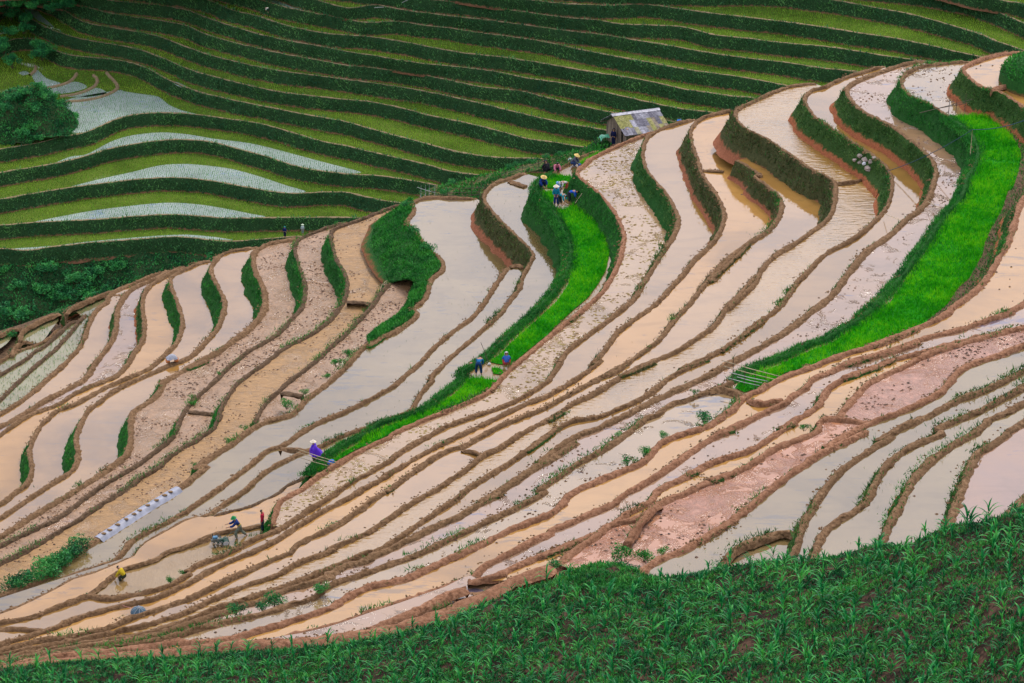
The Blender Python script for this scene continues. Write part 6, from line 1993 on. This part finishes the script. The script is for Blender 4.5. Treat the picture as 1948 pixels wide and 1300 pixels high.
tab = [[2, 3, 2, 7, 5, 3, 6, 0, 6, 1, 6], [0, 0, 1, 5, 2, 4, 2, 1, 6, 4, 1], [0, 1, 0, 0, 4, 3, 5, 3, 4, 2, 3]]
add('roof', roof_slope('roof_front', 0, 0, HF, HH, 3, 11, SHEETS, lambda r_, c_: tab[r_][c_]), HUT)
add('roof', roof_slope('roof_back', HB, HBZ, HF, HH, 3, 9, SHEETS, lambda r_, c_: int(gr.integers(2, 5))), HUT)
bm = bmesh.new()
bm_box(bm, (HL / 2, HF - .14, HH + .045), (HL + .2, .34, .02), Matrix.Rotation(R(19), 3, 'X')); bm_box(bm, (HL / 2, HF + .15, HH + .035), (HL + .2, .34, .02), Matrix.Rotation(R(-28), 3, 'X'))
add('ridge_cap', bm_mesh('ridge_cap', bm, SHEETS[5]), HUT)
bm = bmesh.new()
for y, z in ((.05, -.02), (HF, HH - .06), (HB - .05, HBZ - .03)):
    bm_box(bm, (HL / 2, y, z), (HL + .1, .08, .08))
add('beam', bm_mesh('beam', bm, M_PLANK), HUT)

# green sheet over a low frame left of the hut, sacks and buckets
gp = at_z([(1152, 270)], -85.3)[0]
TA = root('tarpaulin_frame', 'green plastic sheet thrown over a low wooden frame left of the hut', 'tarpaulin', gp, R(20))
V = []
for i in range(9):
    for j in range(5):
        u, v_ = i / 8 - .5, j / 4 - .5
        V.append((u * 1.1, v_ * .7, .62 + .07 * math.sin(u * 9) * math.cos(v_ * 5) - .25 * abs(v_) - (.22 if i in (0, 8) else 0)))
add('sheet', mk_mesh('green_sheet', V, strip_faces(9, 5), plain('green_plastic', (.12, .48, .28), .35, .2), True), TA)
for x, y in ((-.45, -.25), (.45, -.25), (-.45, .25), (.45, .25)):
    add('leg', tube_mesh('leg', [(x, y, -.05), (x, y, .58)], .025, .02, M_PLANK), TA)


def sack(px, lev, name, label, c, s=1.0, cat='sack'):
    bm = bmesh.new()
    bmesh.ops.create_uvsphere(bm, u_segments=14, v_segments=9, radius=.26 * s)
    for v in bm.verts:
        n1 = 1 + .13 * math.sin(v.co.x * 17 / s + 1) * math.cos(v.co.y * 13 / s)
        v.co.x *= 1.15 * n1; v.co.y *= .85 * n1
        v.co.z = max(v.co.z * .95 + .18 * s, 0)
        if v.co.z > .36 * s:
            v.co.z += .05 * s
    o = add(name, bm_mesh(name, bm, plain(name + '_cloth', c, .7, .15, 6), True), None, tuple(map(float, at_z([px], lev)[0])), label=label, category=cat)
    return o


def bucket(px, lev, label, c, s=1.0):
    e = root('bucket', label, 'bucket', at_z([px], lev)[0])
    e.scale = (s, s, s)
    add('pail', lathe('pail', [(.001, .005), (.11, 0), (.15, .27), (.16, .28), (.14, .275), (.10, .02), (.001, .02)], plain('bucket_plastic', c, .4, .1), 16), e)
    add('handle', tube_mesh('handle', [(-.15, 0, .27), (-.12, 0, .38), (0, 0, .43), (.12, 0, .38), (.15, 0, .27)], .008, .008, M_GREYM), e)


sack((1215, 263), -84.4, 'sack', 'white sack on the grass under the lower edge of the hut roof', (.66, .64, .62), .8)
bucket((1292, 237), -83.6, 'bright blue bucket on the crest to the right of the hut', (.01, .22, .75), 1.3)
bucket((1102, 318), -84.2, 'small blue bucket beside the worker in grey jacket', (.01, .2, .7), .9)
sack((1085, 308), -84.6, 'cloth_bag', 'white cloth bag behind the worker in grey jacket', (.6, .6, .62), .7, 'bag')
sack((931, 695), -84.2, 'small_bag', 'little white bag among the seedling bundles by the blue clad worker', (.7, .68, .66), .4, 'bag')
sack((896, 698), -84.3, 'pink_bag', 'pinkish bag on the grassy rim left of the blue clad worker', (.45, .18, .15), .7, 'bag')
sack((631, 886), -84.1, 'blue_bag', 'bright blue bag hanging by the bamboo rails near the purple cape', (.02, .13, .65), .9, 'bag')
sack((1698, 134), -76.5, 'red_cloth', 'small red cloth lying on the crest dyke of a white paddy', (.6, .03, .06), .5, 'cloth')
# bundle on the dyke at the left
be = root('covered_load', 'white cloth over a pair of orange baskets set down on a dyke', 'load', at_z([(327, 688)], -94.1)[0], R(20))
V = []
for i in range(9):
    for j in range(9):
        u, v_ = i / 4 - 1, j / 4 - 1
        r_ = max(abs(u), abs(v_))
        V.append((u * .42, v_ * .34, .62 - .34 * r_ ** 1.7 + .04 * math.sin(u * 7 + v_ * 5)))
add('cloth', mk_mesh('cover', V, strip_faces(9, 9), plain('load_cover', (.34, .35, .40), .7, .2, 5), True), be)
for x in (-.33, .33):
    add('basket', lathe('basket', [(.001, 0), (.15, 0), (.2, .26), (.18, .26), (.14, .03), (.001, .03)], plain('orange_basket', (.62, .22, .08), .7, .2), 12), be, (x, -.1, .0))
# open parasol lying on the dyke at the bottom left
ue = root('parasol', 'blue grey parasol lying open on the low dyke near the bottom left', 'parasol', at_z([(264, 1166)], -79.6)[0], 0)
cn_ = lathe('canopy', [(.46, 0), (.40, .12), (.27, .26), (.12, .34), (.003, .37)], [plain('parasol_cloth', (.07, .13, .18), .6, .35, 4), ], 16)
o = add('canopy', cn_, ue, (0, 0, .02)); o.rotation_euler = (R(12), R(8), 0)
for k in range(8):
    a = k * math.pi / 4 + .2
    rb = tube_mesh('rib', [(math.cos(a) * .003, math.sin(a) * .003, .385), (math.cos(a) * .13, math.sin(a) * .13, .352), (math.cos(a) * .28, math.sin(a) * .28, .268), (math.cos(a) * .41, math.sin(a) * .41, .125), (math.cos(a) * .47, math.sin(a) * .47, .0)], .008, .006, C_WHITE, 4)
    q = add('rib', rb, o)
add('shaft', tube_mesh('shaft', [(-.2, .1, .2), (-.75, .28, .22), (-.95, .33, .3)], .02, .02, plain('parasol_wood', (.42, .2, .16))), ue)

# ------------------------------------------------------------------ bamboo rails, poles, the hose
M_BAM = plain('bamboo', (.46, .36, .22), .6, .25, 6)
M_BAMG = plain('bamboo_grey', (.42, .42, .40), .5, .2, 6)
M_STICK = plain('dark_sticks', (.10, .075, .055), .8, .3, 8)


def rail_fence(label, b0, b1, lev, posts, rails, mats=(M_STICK, M_BAM), name='bamboo_fence', up_px=None):
    """posts: (fraction along the base, height); rails: (f0, h0, f1, h1, material)."""
    A, B = at_z([b0, b1], [lev, lev])
    e = root(name, label, 'fence', A)
    d = B - A
    for f, h in posts:
        p0 = d * f
        add('post', tube_mesh('post', [p0 + [0, 0, -.25], p0 + [.02, 0, h * .5], p0 + [.03, .02, h]], .028, .02, mats[0]), e)
    for f0, h0, f1, h1, m in rails:
        a, b = d * f0 + [0, -.04, h0], d * f1 + [0, -.04, h1]
        add('rail', tube_mesh('rail', [a, (a + b) / 2 + [0, 0, -.03], b], .024, .020, m), e)
    return e


rail_fence('bamboo rails on dark posts closing the lower end of the large seed bed', (1393, 727), (1480, 750), -71.9, [(0, 1.65), (.26, 1.35), (.49, 1.2), (.72, 1.2), (.96, 1.25)],
           [(-.25, 1.22, 1.02, 1.16, M_BAM), (-.2, .88, .92, .9, M_BAM), (-.07, .58, .76, .66, M_BAMG), (.1, .42, .68, .46, M_BAMG), (-.09, .2, .6, .24, M_BAMG)])
rail_fence('bamboo rails and posts by the purple caped worker at the tip of the seed bed', (596, 888), (648, 901), -84.25, [(0, .85), (.42, 1.45), (.62, .5), (.5, .6), (1.0, .4)],
           [(-.55, 1.0, .95, .78, M_BAM), (-.6, .78, .9, .6, M_BAM), (-.5, .45, .6, .35, M_BAM), (-.28, .15, .0, .12, M_STICK), (-.2, -.02, .42, .02, M_BAMG), (.42, .85, 1.15, .75, M_BAM), (.45, .62, 1.05, .58, M_BAM)])
rail_fence('thin bamboo trellis across the muddy end of the large seed bed', (1795, 217), (1872, 206), -71.95, [(.12, 1.45), (.3, 1.0), (.52, 1.35), (.72, 1.2), (.93, 1.15)],
           [(-.6, .35, 1.08, 1.0, M_STICK), (-.15, .5, 1.06, .72, M_STICK), (.6, .45, 1.05, .5, M_BAM)])
rail_fence('spindly stick fence along the crest garden behind the big pond', (833, 380), (925, 377), -89.0, [(0, .55), (.2, .95), (.44, .9), (.69, 1.6), (.86, .95)],
           [(-.1, .42, .3, .55, M_STICK), (.2, .6, .95, .62, M_STICK), (.2, .35, .9, .36, M_STICK), (.55, .95, 1.0, .98, M_STICK)], name='stick_fence')
rail_fence('grey dead sticks leaning together at the left end of the crest garden', (797, 372), (832, 371), -89.3, [(.1, .85), (.35, .9), (.55, .95), (.85, .85)],
           [(-.1, .75, .9, .2, M_BAMG), (0, .3, 1.0, .35, M_STICK)], (M_BAMG, M_BAM), 'stick_fence')
rail_fence('weathered pole fence along the crest path left of the seedling workers', (962, 338), (1085, 303), -87.0, [(0, .5), (.25, .75), (.5, .8), (.72, .75), (1, 1.0)],
           [(-.05, .35, .5, .5, M_STICK), (.45, .5, 1.02, .6, M_STICK)], name='pole_fence')


def pole(label, a, b, r_=.02, m=M_STICK, name='bamboo_pole', cat='pole'):
    a, b = np.asarray(a), np.asarray(b)
    e = add(name, tube_mesh(name, [np.zeros(3), (b - a) * .5 + [0, 0, .02], b - a], r_, r_ * .8, m), None, tuple(map(float, a)), label=label, category=cat)
    return e


pb = at_z([(930, 692)], -84.2)[0]
pole('long leaning bamboo pole stuck beside the stooping worker in blue', pb, pb + np.array([-.55, .35, 1.45]), .022)
pb = at_z([(908, 700)], -84.2)[0]
pole('short leaning pole at the left hand of the stooping worker in blue', pb, pb + np.array([-.28, .15, .82]), .02)
a, b = at_z([(1682, 407), (1714, 420)], [-74.9, -73.4])
pole('thin bamboo spout crossing the paddy below the hose', a, b, .02, M_BAM, 'bamboo_pipe', 'pipe')
a, b = at_z([(1765, 384), (1796, 402)], [-73.2, -72.2])
pole('thin bamboo spout crossing the lilac paddy beside the seed bed', a, b, .02, M_BAM, 'bamboo_pipe', 'pipe')
a, b = at_z([(1885, 990), (1908, 999)], [-62.2, -61.6])
pole('dark pole lying by the maize at the right end', a, b, .03, M_STICK, 'dark_pole', 'pole')
a, b = at_z([(1122, 349), (1094, 387)], [-82.5, -84.0])
pole('pale pole leaning on the bank right of the seedling workers', a, b, .03, M_BAM, 'leaning_pole', 'pole')
for u0, u1, lab in (((730, 14), (712, 15), 'pale pole lying on a high bank of the far hill'), ((776, 0), (764, 6), 'pale pole at the very top of the far hill')):
    a, b = at_z([u0, u1], [-133.5, -134.2])
    pole(lab, a, b, .05, M_BAMG, 'far_pole', 'pole')
sb = at_z([(1845, 305)], -72.4)[0]
stop = sb + np.array([.03, .05, 2.25])
pole('pale forked stick propping up the dark hose', sb, stop, .03, M_BAM, 'prop_stick', 'stick')
h0 = at_z([(1672, 352)], -76.4)[0]
h1 = at_z([(1691, 325)], -75.0)[0]
h3 = at_z([(2000, 205)], -68.0)[0]
pts = [h0, h0 * .5 + h1 * .5 + [0, -.1, .1], h1]
for t in np.linspace(0, 1, 14)[1:]:
    pts.append(h1 + (stop - h1) * t - np.array([0, 0, .55 * 4 * t * (1 - t) * .5]))
for t in np.linspace(0, 1, 14)[1:]:
    pts.append(stop + (h3 - stop) * t - np.array([0, 0, .9 * 4 * t * (1 - t) * .5]))
pts = np.array(pts)
add('water_hose', tube_mesh('water_hose', pts - pts[0], .026, .026, plain('hose', (.012, .05, .09), .45, .1)), None, tuple(map(float, pts[0])), label='dark blue water hose slung across the upper paddies over a prop stick', category='hose')

# ------------------------------------------------------------------ plastic sheet weighed down with clods on the dyke
l13 = LINES['L13']
q = to_px(l13)
sel = [i for i in range(len(l13)) if 184 < q[i, 0] < 338 and q[i, 1] > 900]
seg = l13[sel[0]:sel[-1] + 1]
nn = normals(seg)
prof = [(-.42, -.12), (-.30, .10), (-.12, .235), (.06, .25), (.22, .19), (.36, .06), (.46, -.02)]
V = np.zeros((len(seg), len(prof), 3))
for j, (o_, h_) in enumerate(prof):
    V[:, j, :2] = seg[:, :2] + nn * (o_ * 1.05)
    V[:, j, 2] = NEAR['L13'][0] + CAMZ + h_ + .02
V += rng.normal(0, .012, V.shape)
add('plastic_sheet', mk_mesh('plastic_sheet', V.reshape(-1, 3), strip_faces(len(seg), len(prof)), plain('white_plastic', (.27, .28, .34), .45, .25, 2.0), True), None, None, label='long white plastic sheet wrapped over the dyke and weighed down with clods', category='plastic sheet')
M_CL = earth_mat('clod_earth', (.16, .1, .05), (.28, .17, .08), (.38, .25, .14))
ck = 0
for fr in (.07, .17, .27, .37, .46, .55, .64, .74, .83, .93):
    i = int(fr * (len(seg) - 1))
    bm = bmesh.new()
    bmesh.ops.create_icosphere(bm, subdivisions=2, radius=.13)
    for v in bm.verts:
        v.co *= 1 + .25 * math.sin(v.co.x * 31 + ck) * math.cos(v.co.y * 27 + ck * 2)
        v.co.z = max(v.co.z * .5, -.03)
        v.co.x *= 1.35
    p = np.array([seg[i, 0] + nn[i, 0] * .1, seg[i, 1] + nn[i, 1] * .1, NEAR['L13'][0] + CAMZ + .27])
    add('clod', bm_mesh('clod', bm, M_CL, True), None, tuple(map(float, p)), label='brown earth clod holding down the white plastic sheet on the dyke', category='clod', group='clods on the plastic sheet')
    ck += 1


# ------------------------------------------------------------------ stones on the bank
def on_riser(key, px):
    for k, V_, z, zl in RISERS:
        if k == key:
            P_ = V_[:, 1:6].reshape(-1, 3)
            d = ((to_px(P_) - np.array(px)) ** 2).sum(1)
            return P_[int(np.argmin(d))]


M_ROCK = plain('rock', (.36, .29, .25), .85, .35, 4)
RK = [((1640, 296), .22, 'grey stone highest in the stony patch of the bank under the hose'), ((1647, 303), .26, 'large tan stone in the stony patch of the bank'), ((1636, 312), .2, 'dark stone at the left of the stony patch'), ((1655, 312), .24, 'pale stone at the right of the stony patch'),
      ((1646, 320), .2, 'brownish stone low in the stony patch'), ((1652, 327), .26, 'flat tan stone lowest in the stony patch, just above the water'), ((1630, 303), .17, 'small stone at the left edge of the stony patch'), ((1660, 303), .18, 'small upright stone at the upper right of the stony patch')]
for k, (u, r_, lab) in enumerate(RK):
    bm = bmesh.new()
    bmesh.ops.create_icosphere(bm, subdivisions=2, radius=r_)
    for v in bm.verts:
        v.co *= 1 + .28 * math.sin(v.co.x * 19 + k * 2) * math.cos(v.co.y * 15 + k) + .12 * math.sin(v.co.z * 23 + k)
        v.co.z *= .75
    add('rock', bm_mesh('rock', bm, M_ROCK), None, tuple(map(float, on_riser('L23', u))), label=lab, category='stone')
sack((1700, 118), -75.3, 'red_bag', 'x', (.6, .03, .06), .4) if False else None
o = sack((1645, 318), -75.9, 'white_rag', 'white scrap of plastic caught among the stones of the bank', (.66, .68, .72), .55, 'rag')
o.location = tuple(map(float, on_riser('L23', (1646, 314)) + np.array([0, -.15, .05])))
# ------------------------------------------------------------------ light
w = bpy.data.worlds.new("World")
sc.world = w
w.use_nodes = True
nt = w.node_tree
nd, ln = nt.nodes, nt.links
bg = nd['Background']
SUN_EL, SUN_AZ = R(52), R(25)        # azimuth from straight ahead (+Y) towards the right
sky = nd.new('ShaderNodeTexSky')
sky.sky_type = 'NISHITA'
sky.sun_disc = False
sky.sun_elevation = SUN_EL
sky.sun_rotation = SUN_AZ
sky.dust_density = 3.0
sky.air_density = 1.0
tc = nd.new('ShaderNodeTexCoord')
cn = noise(nd, ln, 7.0, 5, 0.6, tc.outputs['Generated'])
k = maprange(nd, ln, cn.outputs['Fac'], 0.38, 0.62, 0.15, 0.95)
c = mixc(nd, ln, k, sky.outputs['Color'], (8.7, 8.7, 9.8))
ln.new(c, bg.inputs['Color'])
bg.inputs['Strength'].default_value = 0.145
sd = bpy.data.lights.new('sun', 'SUN')
sd.energy = 1.5
sd.angle = R(12)
sd.color = (1.0, 0.95, 0.88)
so = bpy.data.objects.new('sun', sd)
col.objects.link(so)
dirv = Vector((math.sin(SUN_AZ) * math.cos(SUN_EL), math.cos(SUN_AZ) * math.cos(SUN_EL), math.sin(SUN_EL)))
so.rotation_euler = dirv.to_track_quat('Z', 'Y').to_euler()
so.location = dirv * 300 + Vector((0, 200, 200))
sc.view_settings.view_transform = 'Standard'
sc.view_settings.look = 'None'
sc.view_settings.exposure = 0.28
sc.view_settings.gamma = 1.0
sc.cycles.use_denoising = True
sc.cycles.max_bounces = 6
